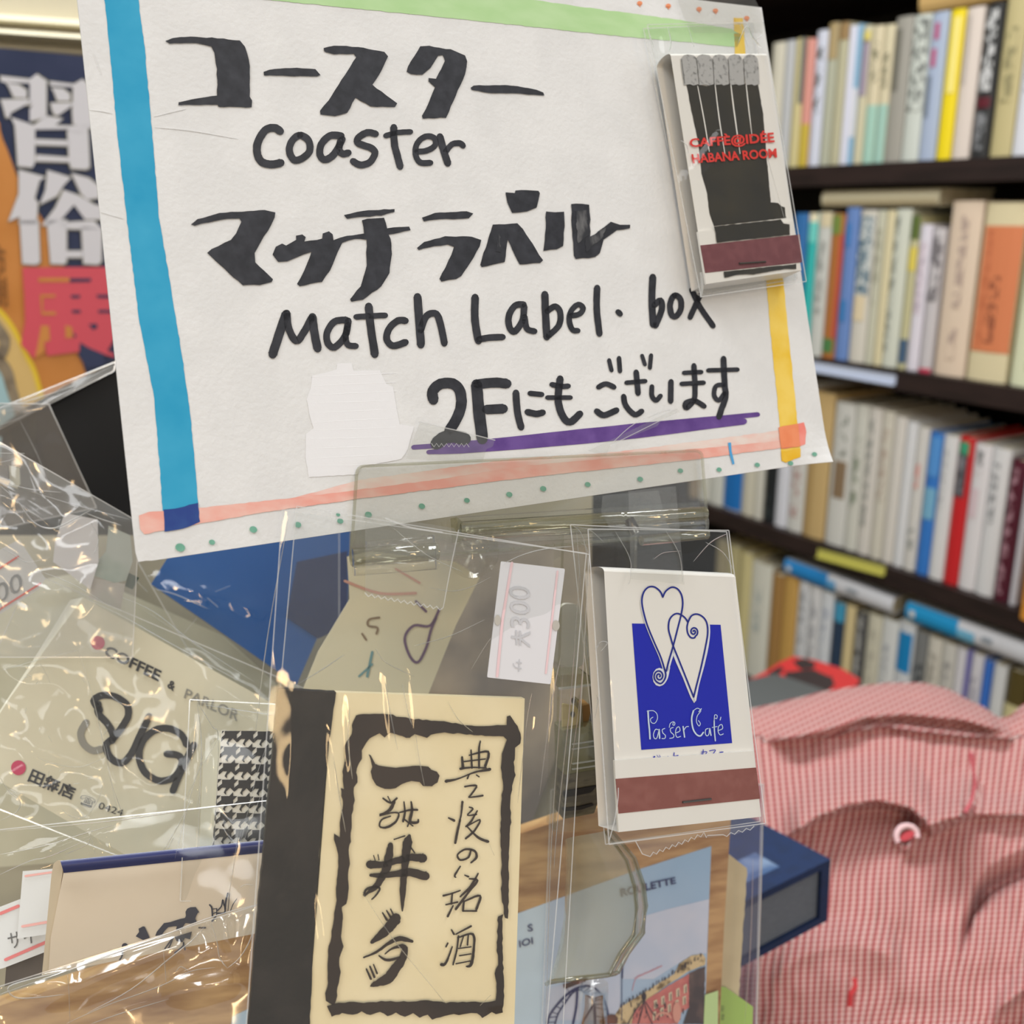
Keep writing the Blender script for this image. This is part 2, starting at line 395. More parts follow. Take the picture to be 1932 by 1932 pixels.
for s, nm in ((SL-.02, 'side_panel'), (SR, 'side_panel')):
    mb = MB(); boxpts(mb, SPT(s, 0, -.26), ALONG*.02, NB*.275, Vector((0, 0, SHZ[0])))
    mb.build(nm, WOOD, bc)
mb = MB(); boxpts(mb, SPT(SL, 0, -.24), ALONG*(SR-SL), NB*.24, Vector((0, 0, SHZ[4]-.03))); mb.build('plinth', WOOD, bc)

PG = mat('book_pages', (214, 205, 178), .8, (195, 185, 155), 150, stretch=(1, 1, .05))
def spine_print(rgb):
    k = 'print_%d_%d_%d' % tuple(rgb)
    return k
def pmat(base, ink, sc=150, fac=(.47, .53)):
    return mat('print_%d%d%d_%d%d%d_%d' % (*base, *ink, sc), base, .5, ink, sc, fac, stretch=(1, 1, .8))
def book(label, s0, s1, z0, z1, rgb, marks=(), grp=None, depth=.115, d=0.0, name='book', lying=False):
    """spine between s0..s1 along the shelf, z0..z1 high. marks: (a0,a1,b0,b1,rgb,ink|None) fractions across and down the spine"""
    t = thing(name, label, 'book', grp)
    c = mat('cover_%d_%d_%d' % tuple(rgb), rgb, .45)
    g = .0006; s0 += g; s1 -= g; bd = .0016 if not lying else .0016
    mb = MB(); n = 6; vs = []
    # rounded spine and two boards in one folded cover
    for k in range(n+1):
        a = k/n; dd = d + .0035*math.sin(math.pi*a)**.6 - .0035
        for (zz) in (z0, z1): vs.append(SPT(s0+(s1-s0)*a, zz, dd) if not lying else SPT(s0 if zz == z0 else s1, z0+(z1-z0)*a, dd))
    fs = [(2*k, 2*k+1, 2*k+3, 2*k+2) for k in range(n)]
    mb.add(vs, fs)
    if not lying:
        boxpts(mb, SPT(s0, z0, d-depth), ALONG*bd, NB*(depth-.0035), Vector((0, 0, z1-z0)))
        boxpts(mb, SPT(s1-bd, z0, d-depth), ALONG*bd, NB*(depth-.0035), Vector((0, 0, z1-z0)))
    else:
        boxpts(mb, SPT(s0, z0, d-depth), ALONG*(s1-s0), NB*(depth-.0035), Vector((0, 0, bd)))
        boxpts(mb, SPT(s0, z1-bd, d-depth), ALONG*(s1-s0), NB*(depth-.0035), Vector((0, 0, bd)))
    mb.build('cover', c, t)
    mb = MB()
    if not lying: boxpts(mb, SPT(s0+bd, z0+.002, d-depth+.002), ALONG*max(.001, s1-s0-2*bd), NB*(depth-.007), Vector((0, 0, z1-z0-.005)))
    else: boxpts(mb, SPT(s0+.002, z0+bd, d-depth+.002), ALONG*(s1-s0-.004), NB*(depth-.007), Vector((0, 0, max(.001, z1-z0-2*bd))))
    mb.build('pages', PG, t)
    for (a0, a1, b0, b1, mr, ink) in marks:
        mb = MB(); vs = []; m_ = 4
        for k in range(m_+1):
            a = a0+(a1-a0)*k/m_
            if not lying:
                dd = d+.0035*math.sin(math.pi*min(.999, max(.001, a)))**.6-.0035+.0006
                vs += [SPT(s0+(s1-s0)*a, z1-(z1-z0)*b0, dd), SPT(s0+(s1-s0)*a, z1-(z1-z0)*b1, dd)]
            else:
                aa = b0+(b1-b0)*k/m_
                dd = d+.0035*math.sin(math.pi*min(.999, max(.001, aa)))**.6-.0035+.0006
                vs += [SPT(s0+(s1-s0)*a0, z1-(z1-z0)*aa, dd), SPT(s0+(s1-s0)*a1, z1-(z1-z0)*aa, dd)]
        mb.add(vs, [(2*k, 2*k+1, 2*k+3, 2*k+2) for k in range(m_)])
        mm = pmat(mr, ink) if ink else mat('band_%d_%d_%d' % tuple(mr), mr, .45)
        mb.build('title_print' if ink else 'colour_band', mm, t)
    return t
GK = (90, 92, 90)
# (x0, x1, ytop, rgb, label, marks) x at the foot of the spine on the picture
def T(base, ink=GK, b0=.12, b1=.6, a0=.25, a1=.75): return (a0, a1, b0, b1, base, ink)
ROW1 = [
 (1440, 1464, 80, (205, 200, 182), 'pale beige paperback half hidden at the left end of the top shelf', []),
 (1464, 1482, 76, (186, 188, 190), 'light grey paperback beside the sign on the top shelf', []),
 (1483, 1501, 72, (204, 193, 142), 'khaki paperback left of the salmon one on the top shelf', [(.75, 1, 0, .5, (80, 90, 100), None)]),
 (1501, 1519, 73, (216, 150, 138), 'salmon paperback with mustard foot on the top shelf', [(0, 1, .66, 1, (196, 172, 62), None)]),
 (1520, 1541, 57, (208, 212, 226), 'bluish white paperback right of the salmon one on the top shelf', [T((208, 212, 226))]),
 (1541, 1560, 43, (176, 178, 158), 'grey green paperback with brown head on the top shelf', [(0, 1, 0, .25, (170, 150, 108), None)]),
 (1560, 1579, 42, (184, 180, 150), 'olive grey paperback with brown head on the top shelf', [(0, 1, 0, .12, (150, 122, 80), None)]),
 (1579, 1594, 48, (220, 221, 234), 'narrow white paperback left of the light blue spine on the top shelf', []),
 (1594, 1604, 45, (142, 186, 216), 'very thin light blue paperback on the top shelf', [(0, 1, .45, .8, (222, 224, 232), None)]),
 (1604, 1622, 48, (204, 198, 168), 'cream paperback with lilac picture on the top shelf', [(.2, .9, .1, .5, (158, 146, 162), None), (.2, .9, .04, .12, (220, 205, 110), None)]),
 (1622, 1643, 48, (216, 205, 174), 'left one of two cream books with mint green lower half', [(0, 1, .57, 1, (163, 202, 186), None), T((216, 205, 174), (140, 135, 110), .12, .4)]),
 (1643, 1663, 46, (214, 204, 172), 'right one of two cream books with mint green lower half', [(0, 1, .57, 1, (160, 198, 184), None), T((214, 204, 172), (140, 135, 110), .2, .45)]),
 (1663, 1695, 31, (160, 157, 148), 'grey paperback under the tan lying book on the top shelf', [(.1, .5, .08, .5, (116, 114, 104), None)]),
 (1695, 1728, 27, (204, 210, 202), 'white paperback with big grey letters on the top shelf', [T((204, 210, 202), (120, 124, 120), .03, .65, .1, .95)]),
 (1728, 1760, 22, (170, 184, 208), 'pale blue paperback with magenta letters on the top shelf', [(.3, .6, .07, .18, (186, 90, 130), None), (.25, .55, .24, .36, (190, 92, 132), None), (.1, .4, .42, .7, (120, 132, 150), None)]),
 (1761, 1789, 17, (241, 217, 28), 'bright yellow paperback on the top shelf', [(.35, .85, .05, .55, (246, 230, 130), None)]),
 (1790, 1824, 13, (222, 210, 200), 'pinkish beige paperback between the yellow and black spines', [(.15, .4, .05, .5, (196, 186, 178), None)]),
 (1826, 1858, 5, (44, 46, 48), 'black paperback with white lettering on the top shelf', [T((44, 46, 48), (205, 206, 206), .04, .56, .1, .8), (.1, .9, .6, .67, (92, 26, 40), None), T((60, 62, 64), (130, 132, 136), .7, .95, .2, .8)]),
 (1862, 1903, -60, (196, 184, 136), 'tall khaki book right of the black one on the top shelf', [T((196, 184, 136), (150, 142, 104), .3, .7)]),
 (1904, 1946, -20, (224, 226, 234), 'white book at the right end of the top shelf', [T((224, 226, 234), (190, 190, 200))]),
]
ROW2 = [
 (1478, 1503, 402, (50, 110, 170), 'blue paperback at the left end of the second shelf beside the teal one', []),
 (1504, 1521, 402, (48, 180, 176), 'teal paperback with pale head on the second shelf', [(0, 1, 0, .06, (230, 222, 190), None), (0, 1, .06, .2, (110, 205, 195), None)]),
 (1521, 1546, 400, (202, 204, 198), 'light grey paperback between the teal and brown spines', [(.3, 1, 0, .1, (214, 202, 168), None), T((202, 204, 198), (150, 154, 150), .2, .7)]),
 (1546, 1570, 403, (176, 112, 56), 'brown paperback with green bands on the second shelf', [(0, .8, .01, .14, (118, 140, 66), None), (0, .9, .86, .96, (76, 128, 74), None), (.78, 1, .14, .86, (186, 74, 62), None)]),
 (1570, 1595, 391, (106, 138, 196), 'cornflower blue paperback on the second shelf', [(.1, .6, .1, .25, (70, 130, 196), None), (.1, .7, .6, .74, (64, 128, 190), None)]),
 (1596, 1627, 396, (212, 208, 196), 'white paperback with a blue and cream picture on the second shelf', [T((200, 206, 204), (94, 120, 136), .04, .55, .05, .9), (.1, .8, .55, .72, (226, 210, 176), None)]),
 (1627, 1643, 396, (200, 200, 180), 'thin grey cream paperback right of the pictured spine', [T((200, 200, 180), (150, 150, 130))]),
 (1643, 1659, 396, (220, 210, 172), 'thin yellowish paperback on the second shelf', []),
 (1659, 1688, 394, (210, 214, 200), 'greenish white paperback with vertical title on the second shelf', [T((210, 214, 200), (130, 136, 128), .05, .9, .05, .4)]),
 (1689, 1705, 407, (196, 192, 150), 'olive paperback with navy foot on the second shelf', [(0, 1, 0, .15, (84, 104, 44), None), (0, 1, .8, .96, (62, 92, 122), None), (0, 1, .2, .35, (222, 204, 90), None)]),
 (1705, 1728, 423, (222, 218, 228), 'short pinkish white paperback on the second shelf', [T((222, 210, 220), (190, 178, 190))]),
 (1729, 1753, 430, (200, 196, 198), 'short grey paperback left of the peach spine', [T((200, 196, 198), (120, 116, 120), .06, .5, .15, .9), (0, 1, .97, 1, (200, 60, 90), None)]),
 (1758, 1815, 379, (224, 204, 182), 'tall peach coloured hardback on the second shelf', [T((224, 204, 182), (180, 160, 148), .08, .6, .4, .65), T((224, 204, 182), (180, 160, 148), .72, .9, .4, .65)]),
 (1819, 1893, 382, (222, 210, 172), 'thick cream hardback with large orange label', [(.04, 1, .125, .83, (218, 132, 90), None), T((218, 132, 90), (150, 86, 62), .4, .78, .35, .6), T((214, 128, 88), (196, 112, 76), .15, .8, .15, .3)]),
 (1901, 1960, 392, (226, 230, 196), 'pale green hardback at the right end of the second shelf', [T((226, 230, 196), (190, 196, 150), .1, .9, .5, .8)]),
]
ROW3 = [
 (1296, 1314, 690, (150, 130, 100), 'brown paperback behind the sign holder on the third shelf', []),
 (1314, 1334, 690, (206, 206, 196), 'off white paperback beside the sign holder on the third shelf', []),
 (1334, 1360, 690, (204, 206, 198), 'white paperback left of the blue based one on the third shelf', [T((204, 206, 198), (170, 172, 164))]),
 (1361, 1395, 692, (204, 206, 214), 'white paperback with bright blue lower half on the third shelf', [(0, 1, .68, .99, (26, 110, 184), None)]),
 (1395, 1418, 696, (202, 198, 180), 'greyish cream paperback right of the blue based one', [T((202, 198, 180), (176, 170, 150))]),
 (1418, 1434, 700, (206, 204, 192), 'thin off white paperback left of the black spine', []),
 (1436, 1456, 706, (24, 30, 34), 'black paperback on the third shelf below the card', [T((24, 30, 34), (60, 70, 72), .8, .97)]),
 (1457, 1480, 712, (214, 216, 224), 'white paperback right of the black spine on the third shelf', []),
 (1480, 1509, 720, (208, 208, 202), 'white paperback left of the tan one on the third shelf', [T((208, 208, 202), (180, 150, 146), .5, .9)]),
 (1510, 1550, 740, (196, 168, 116), 'wide tan paperback on the third shelf', [(.0, .35, .1, 1, (180, 150, 98), None)]),
 (1552, 1588, 760, (208, 208, 202), 'white paperback with a brown picture on the third shelf', [(.25, .85, .4, .66, (136, 114, 88), None), T((208, 208, 202), (120, 126, 116), .08, .36, .4, .75)]),
 (1588, 1612, 764, (206, 206, 196), 'ivory paperback right of the pictured one on the third shelf', [T((206, 206, 196), (130, 140, 120), .2, .7, .3, .7)]),
 (1612, 1636, 770, (212, 208, 200), 'ivory paperback with grey title on the third shelf', [T((212, 208, 200), (140, 144, 138), .08, .8, .2, .55)]),
 (1636, 1658, 776, (208, 204, 190), 'beige white paperback in the middle of the third shelf', [T((208, 204, 190), (180, 164, 150))]),
 (1658, 1680, 786, (214, 210, 202), 'second pale paperback right of the middle of the third shelf', []),
 (1680, 1700, 796, (218, 220, 222), 'clean white paperback on the third shelf', []),
 (1700, 1722, 806, (214, 212, 206), 'white paperback with pink title left of the blue one', [T((214, 212, 206), (224, 150, 140), .25, .42, .3, .6), T((214, 212, 206), (150, 154, 150), .7, .85)]),
 (1723, 1747, 816, (52, 120, 200), 'blue paperback with a light blue picture on the third shelf', [(.05, .95, .38, .6, (120, 176, 206), None), (.05, .95, .03, .3, (84, 148, 214), None)]),
 (1747, 1775, 822, (220, 221, 221), 'white paperback between the blue and red spines', [T((220, 221, 221), (176, 178, 180), .1, .5, .2, .45)]),
 (1775, 1803, 824, (200, 36, 42), 'red paperback with green badge on the third shelf', [(.05, .75, .1, .4, (72, 72, 78), None), (.1, .75, .035, .12, (60, 160, 120), None), T((72, 72, 78), (140, 140, 146), .13, .38, .15, .6)]),
 (1803, 1835, 838, (222, 220, 222), 'white paperback right of the red one', [T((222, 220, 222), (120, 122, 124), .04, .2, .3, .6), (.1, .6, .3, .5, (220, 200, 206), None)]),
 (1835, 1869, 846, (220, 221, 222), 'white paperback left of the maroon one', [T((220, 221, 222), (140, 142, 146), .1, .5, .2, .55)]),
 (1871, 1899, 868, (84, 26, 44), 'maroon paperback with pale lettering on the third shelf', [T((84, 26, 44), (170, 130, 142), .06, .95, .15, .6)]),
 (1899, 1915, 862, (214, 214, 220), 'thin white paperback right of the maroon one', []),
]
ROW4 = [
 (1340, 1362, 1020, (150, 140, 110), 'brownish paperback behind the hanging matchbook on the lowest shelf', []),
 (1362, 1385, 1030, (176, 168, 126), 'olive paperback beside the hanging matchbook on the lowest shelf', []),
 (1386, 1408, 1043, (200, 190, 140), 'khaki paperback at the left of the lowest shelf', []),
 (1408, 1447, 1063, (212, 212, 200), 'white paperback left of the brown ones on the lowest shelf', [T((212, 212, 200), (170, 180, 176), .2, .6, .3, .6)]),
 (1447, 1470, 1084, (160, 122, 70), 'brown paperback on the lowest shelf', []),
 (1470, 1498, 1086, (196, 156, 86), 'golden tan paperback on the lowest shelf', []),
 (1498, 1520, 1097, (208, 210, 212), 'first white paperback right of the golden tan one', [T((208, 210, 212), (130, 132, 138), .08, .8, .4, .7)]),
 (1520, 1542, 1106, (214, 214, 214), 'second white paperback right of the golden tan one', [T((214, 214, 214), (160, 162, 168))]),
 (1542, 1566, 1116, (214, 218, 222), 'third white paperback right of the golden tan one', [T((214, 218, 222), (170, 176, 190))]),
 (1567, 1589, 1137, (40, 60, 84), 'navy and turquoise paperback on the lowest shelf', [(0, 1, 0, .16, (64, 150, 186), None), (0, 1, .86, 1, (110, 170, 190), None)]),
 (1589, 1609, 1143, (214, 196, 148), 'cream yellow paperback on the lowest shelf', []),
 (1610, 1633, 1154, (84, 84, 84), 'dark grey paperback with pale title on the lowest shelf', [T((84, 84, 84), (170, 170, 166), .05, .9, .3, .7)]),
 (1633, 1661, 1160, (206, 202, 182), 'beige paperback right of the dark grey one', [T((206, 202, 182), (180, 176, 160))]),
 (1661, 1694, 1169, (214, 216, 214), 'white paperback between the beige one and the blue label', [T((214, 216, 214), (160, 164, 170), .2, .6, .3, .55)]),
 (1694, 1726, 1174, (206, 210, 214), 'white paperback with square blue label on the lowest shelf', [(.05, .9, .08, .38, (20, 130, 190), None)]),
 (1726, 1751, 1191, (120, 122, 122), 'grey paperback with black label on the lowest shelf', [T((48, 54, 58), (130, 134, 136), .25, .8, .1, .85)]),
 (1751, 1780, 1203, (206, 202, 190), 'beige paperback right of the black labelled one', [T((206, 202, 190), (160, 156, 146))]),
 (1780, 1808, 1214, (202, 200, 192), 'second beige paperback right of the black labelled one', [T((202, 200, 192), (150, 148, 146))]),
 (1808, 1829, 1223, (214, 212, 216), 'off white paperback left of the purple one', []),
 (1829, 1838, 1228, (120, 116, 184), 'very thin purple paperback on the lowest shelf', []),
 (1838, 1863, 1234, (214, 212, 216), 'white paperback between the purple and blue spines', [T((214, 212, 216), (170, 168, 180))]),
 (1863, 1881, 1246, (56, 112, 200), 'narrow royal blue paperback on the lowest shelf', []),
 (1882, 1910, 1254, (212, 214, 214), 'white paperback right of the royal blue one', []),
 (1912, 1950, 1266, (84, 72, 34), 'black and gold paperback at the right end of the lowest shelf', [(0, 1, .25, 1, (210, 200, 150), None)]),
]
rows = [(ROW1, SHZ[1], 300, 'paperbacks on the top shelf'), (ROW2, SHZ[2], 700, 'books on the second shelf'), (ROW3, SHZ[3], None, 'paperbacks on the third shelf'), (ROW4, SHZ[4], 1191, 'paperbacks on the lowest shelf')]
topz = {}
for ri, (R_, zs, yref, grp) in enumerate(rows):
    for (x0, x1, yt, rgb, lab, mk) in R_:
        def foot(x):
            if yref == 1191: return sz(x, 1191)[0]
            y = 500
            for _ in range(6):        # where the spine's foot meets the shelf under picture column x
                s, z = sz(x, y); y += (z-zs)*1932/((SP.at(x, y)-CAM).dot(FW))
            return sz(x, y)[0]
        s0, s1 = foot(x0), foot(x1)
        xm = (x0+x1)/2; mid = (s0+s1)/2
        # height: the picture row of the head read on the vertical through the spine
        zt = zs+.12
        for _ in range(8):
            p = SPT(mid, zt); c = p-CAM; yy = 966-1932*c.dot(UP)/c.dot(FW); zt += (yy-yt)*c.dot(FW)/1932
        b = book(lab, s0, s1, zs+.0005, zt, rgb, mk, grp)
        topz[(ri, x0)] = (s0, s1, zt)
# books lying on the rows
def lying(label, pa, pb, th, rgb, marks, d=.0):
    s0, z0 = sz(*pa); s1, _ = sz(*pb)
    book(label, s0, s1, z0, z0+th, rgb, marks, None, .11, d, lying=True)
za = max(topz[(0, k)][2] for k in (1663, 1695, 1728, 1761, 1790, 1826))+.001
s0, s1 = topz[(0, 1663)][1]+.004, topz[(0, 1826)][1]
book('tan book lying across the top shelf row', s0, s1, za, za+.03, (206, 172, 112), [], None, .11, -.002, lying=True)
za = max(topz[(1, k)][2] for k in (1521, 1546, 1570, 1596, 1627, 1659))+.001
book('cream book lying across the second shelf row', topz[(1, 1521)][0]+.004, topz[(1, 1729)][1]-.012, za, za+.019, (216, 208, 178), [(.02, .98, .55, .95, (196, 184, 150), None)], None, .10, .0, lying=True)
za4 = max(topz[(3, k)][2] for k in (1470, 1498, 1520, 1542, 1567, 1589, 1610, 1633, 1661))+.001
sa = sz(1482, 1075)[0]; sb = sz(1688, 1150)[0]
book('blue and white paperback lying on the lowest row, nearer the sign', sa, sb, za4, za4+.022, (214, 216, 222), [(0, .42, 0, 1, (34, 132, 200), None), (.42, .5, .3, 1, (100, 166, 214), None), (.03, .07, .4, .75, (225, 225, 222), None), (.6, .7, .35, .6, (140, 150, 160), None)], 'blue and white paperbacks lying on the lowest row', .105, .004, lying=True)
sa = sz(1711, 1160)[0]; sb = sz(1990, 1260)[0]
book('blue and white paperback lying on the lowest row, at the right edge', sa, sb, za4+.001, za4+.025, (214, 216, 222), [(0, .38, 0, 1, (30, 150, 208), None), (.38, .5, .4, 1, (120, 190, 224), None), (.03, .07, .4, .75, (225, 225, 222), None), (.55, .62, .35, .6, (140, 150, 160), None)], 'blue and white paperbacks lying on the lowest row', .105, .004, lying=True)
# cream pile partly seen behind row three
def strip(label, pa, pb, h, rgb, name='shelf_label'):
    s0, z0 = sz(pa[0], pa[1], .014); s1, z1 = sz(pb[0], pb[1], .014); mb = MB()
    boxpts(mb, SPT(s0, z0-h, .0105), ALONG*(s1-s0)+Vector((0, 0, z1-z0)), NB*.0015, Vector((0, 0, h)))
    boxpts(mb, SPT(s0, z0-h-.001, .012), ALONG*(s1-s0)+Vector((0, 0, z1-z0)), NB*.003, Vector((0, 0, .002)))
    o = mb.build(name, mat('strip_%d_%d' % (rgb[0], rgb[2]), rgb, .3), None); o['label'] = label; o['category'] = 'label strip'
strip('pale blue plastic label strip on the edge of the second shelf', (1520, 681), (1688, 709), .011, (196, 206, 226))
strip('yellow green label strip on the edge of the third shelf', (1541, 1036), (1668, 1070), .011, (196, 192, 98))
# orange book standing out of the third shelf at the frame edge
s0 = sz(1918, 1180, .03)[0]
book('orange book sticking out at the right end of the third shelf', s0, s0+.03, SHZ[3]+.0005, SHZ[3]+.16, (238, 160, 60), [], None, .115, .03)
# ================================================================ hand-lettered card
def mk_plane(u, v, px, py, d):
    U_ = RT*u[0]+UP*u[1]+FW*u[2]; V_ = RT*v[0]+UP*v[1]+FW*v[2]
    return Plane.pn(P3(px, py, d), U_.cross(V_))
SG = mk_plane((3758, 556, 1932), (-.13, 1, .06), 850, 500, .228)
sign = thing('shop_sign', 'large white hand-lettered card with black Japanese and English words and coloured stripes', 'sign')
TLc, TRc, BRc, BLc = (131, -140), (1437, 14), (1564, 869), (258, 1062)
def curl(u, v, x, y):
    k = max(0, min(1, (x-1490)/80))*max(0, min(1, (y-800)/75)); k = k*k
    r = 0
    if u < .012 and v > .985: x += 3; y -= 2
    return (x+11*k, y+3*k, .0032*k)
mb = MB(); gridsheet(mb, SG, [TLc, TRc, BRc, BLc], 90, 60, curl, .0007)
mb.build('card', PAPER, sign, smooth=False)
Z1 = lambda *p: Z(2, 0, 0, *p)
Z2 = lambda *p: Z(2.415, 800, 0, *p)
Z3 = lambda *p: Z(2.76, 450, 500, *p)
Z4 = lambda *p: Z(3.22, 1050, 500, *p)
ZA = lambda *p: Z(3.45, 0, 600, *p)
L1, L2, L3, L4, L5 = .00010, .00018, .00026, .00034, .00042
def jag(pts, a=.7, step=9):
    out = []
    for i, (x, y) in enumerate(pts):
        x2, y2 = pts[(i+1) % len(pts)]; n = max(1, int(math.hypot(x2-x, y2-y)/step))
        for k in range(n):
            t = k/n; out.append((x+(x2-x)*t+random.uniform(-a, a), y+(y2-y)*t+random.uniform(-a, a)))
    return out
def shape(name, m, polys, off, parent, plane=None, a=.7, step=9, label=None):
    mb = MB()
    for p in polys: ngon(mb, plane or SG, jag(p, a, step) if a else p, off)
    o = mb.build(name, m, parent)
    if label: o['label'] = label
    return o
# stripes of felt pen
shape('blue_stripe', mat('felt_blue', (38, 156, 202), .6, (62, 170, 212), 110, (.3, .7), spec=.25),
      [[(190, -60), (197, 0), (208, 100), (220, 240), (240, 420), (262, 600), (290, 745), (301, 875), (309, 1001), (377, 985), (368, 875), (358, 774), (346, 687), (332, 600), (300, 410), (287, 250), (272, 80), (261, 0), (256, -60)]], L1, sign, label='turquoise blue pen stripe')
PINK = mat('felt_pink', (236, 222, 216), .6, (240, 180, 170), 60, (.42, .70), spec=.25, stretch=(.35, 3, 3.6, 0, .14, 0))
PINK2 = mat('felt_pink_strong', (238, 170, 158), .6, (240, 200, 190), 90, (.4, .65), spec=.25, stretch=(.35, 3, 3))
shape('pink_stripe', PINK, [[(420, 962), (560, 938), (680, 905), (966, 866), (1170, 852), (1320, 832), (1470, 812), (1474, 842), (1300, 858), (1000, 895), (700, 925), (500, 962), (430, 972)]], L1, sign)
shape('pink_stripe_edge', PINK2, [[(262, 972), (280, 966), (380, 958), (600, 934), (800, 908), (1000, 878), (1180, 862), (1300, 848), (1470, 832), (1474, 845), (1300, 868), (1000, 900), (700, 938), (500, 966), (377, 988), (272, 1008), (264, 998)]], L2, sign)
shape('pink_stripe_end', mat('felt_coral', (244, 140, 130), .6, (247, 156, 146), 200, spec=.25), [[(1503, 800), (1517, 797), (1522, 815), (1519, 838), (1506, 843), (1474, 847), (1474, 808)]], L2, sign)
shape('navy_overlap', mat('felt_navy', (44, 70, 142), .6, (52, 84, 150), 200, spec=.25), [[(309, 962), (330, 960), (374, 948), (377, 985), (345, 998), (311, 1003)]], L3, sign)
GRN = mat('felt_green', (178, 217, 158), .6, (190, 224, 172), 90, (.35, .65), spec=.25, stretch=(.4, 2, 3))
shape('green_stripe', GRN, [[(250, -110), (490, -66), (800, -28), (1007, 0), (1150, 20), (1284, 38), (1380, 55), (1400, 66), (1392, 89), (1300, 80), (1197, 71), (1000, 50), (800, 29), (490, -2), (240, -44)]], L1, sign)
YEL = mat('felt_yellow', (240, 200, 66), .6, (247, 216, 108), 130, (.35, .65), spec=.25)
shape('yellow_stripe', YEL, [[(1384, 34), (1402, 34), (1420, 300), (1478, 531), (1488, 630), (1503, 779), (1511, 862), (1494, 868), (1482, 873), (1475, 870), (1469, 779), (1454, 630), (1446, 528), (1392, 300)]], L1, sign)
shape('orange_overlap', mat('felt_orange', (240, 142, 98), .6, (244, 152, 110), 200, spec=.25), [[(1469, 806), (1506, 799), (1510, 842), (1474, 846)]], L4, sign)
shape('yellow_stripe_end', mat('felt_amber', (236, 186, 44), .6, (240, 196, 70), 200, spec=.25), [[(1474, 852), (1510, 846), (1511, 862), (1494, 868), (1482, 873), (1475, 870)]], L3, sign)
OD = mat('felt_orange_dot', (238, 152, 110), .6, spec=.25); GD = mat('felt_green_dot', (108, 168, 148), .6, (122, 180, 160), 300, spec=.25)
for x, y in [(1207, 6), (1261, 11), (1319, 17), (1350, 20), (1409, 34)]:
    mb = MB(); disc(mb, SG, x, y, 5.2, 4.2, L2); ngon(mb, SG, [(x-4, y+1), (x+4, y+1), (x+1, y+7)], L2); mb.build('orange_dot', OD, sign)
mb = MB(); ngon(mb, SG, [(1386, 34), (1402, 34), (1398, 44), (1388, 42)], L3); mb.build('yellow_dot', YEL, sign)
for x, y, r in [(340, 1033, 9.5), (400, 1023, 6), (478, 999, 7.5), (562, 990, 6.5), (638, 971, 4), (642, 983, 6), (695, 971, 6.8), (796, 955, 6.2), (881, 944, 5.6), (961, 933, 6), (1025, 922, 6), (1109, 914, 5.6), (1208, 904, 5.6), (1284, 888, 5.2), (1357, 886, 5), (1429, 877, 5), (1492, 874, 5), (1537, 857, 5)]:
    mb = MB(); disc(mb, SG, x, y, r, r*.82, L5 if x < 1530 else .0009, rot=.3); mb.build('green_dot', GD, sign)
PUR = mat('felt_purple', (94, 66, 138), .6, (112, 84, 156), 220, (.35, .65), spec=.25)
mb = MB(); stroke(mb, SG, [(780, 844, 9), (930, 833, 11), (1100, 815, 12), (1250, 800, 12), (1430, 782, 9)], 10, L1)
stroke(mb, SG, [(808, 853, 8), (900, 846, 15), (1149, 824, 17), (1404, 795, 12)], 14, L1+.00003)
mb.build('purple_underline', PUR, sign)
mb = MB(); ngon(mb, SG, Z4((1042, 1080), (1060, 1078), (1064, 1130), (1082, 1208), (1070, 1212), (1052, 1150)), L4); mb.build('blue_tick', mat('felt_sky', (84, 168, 226), .6, spec=.25), sign)
mb = MB()
slab(mb, SG, jag(Z3((385, 575), (450, 562), (510, 545), (515, 512), (590, 512), (600, 550), (735, 548), (770, 620), (805, 635), (815, 700), (840, 830), (915, 840), (880, 960), (850, 1010), (640, 1050), (620, 1090), (365, 1105), (350, 1000), (350, 880), (390, 850), (370, 780), (355, 700), (375, 640)), .5), .00002, .00013)
for i in range(11): 
    y = 710+i*17; ridge(mb, SG, [(586, y+random.uniform(-3, 3)), (660, y-2), (748, y-6)], 1.6, .00002, .00013, smooth=False)
o = mb.build('correction_tape', mat('correction_white', (236, 238, 243), .45, bump=.00004, bscale=600), sign); o['label'] = 'whiter patch of correction tape strips'
# --- lettering
def pp(name, polys, m=INK):
    return shape(name, m, polys, L3, sign, a=.8, step=10)
pp('katakana_letter', [Z1((625, 155), (650, 143), (680, 138), (800, 142), (905, 152), (925, 175), (934, 205), (942, 250), (942, 365), (952, 380), (950, 405), (825, 402), (820, 395), (672, 396), (675, 385), (730, 375), (820, 360), (818, 260), (810, 200), (795, 175), (740, 163), (640, 163))])
pp('long_dash', [Z1((995, 272), (1015, 262), (1120, 256), (1190, 260), (1208, 282), (1195, 288), (1110, 286), (1040, 285), (998, 284))])
pp('katakana_letter', [Z1((1220, 180), (1260, 172), (1350, 177), (1450, 195), (1465, 212), (1440, 265), (1405, 320), (1440, 345), (1498, 390), (1490, 402), (1400, 402), (1342, 368), (1310, 425), (1265, 437), (1210, 432), (1208, 418), (1240, 380), (1290, 300), (1345, 215), (1335, 203), (1260, 203), (1225, 193))])
pp('katakana_letter', [Z1((1585, 175), (1620, 173), (1700, 187), (1755, 208), (1763, 230), (1755, 280), (1720, 360), (1685, 443), (1595, 448), (1592, 435), (1620, 385), (1640, 329), (1618, 308), (1618, 293), (1645, 297), (1665, 260), (1678, 228), (1672, 208), (1655, 210), (1625, 255), (1595, 280), (1550, 280), (1535, 270), (1540, 250))])
pp('long_dash', [Z2((212, 400), (225, 390), (370, 386), (480, 400), (545, 420), (547, 435), (500, 432), (400, 425), (300, 422), (220, 410))])
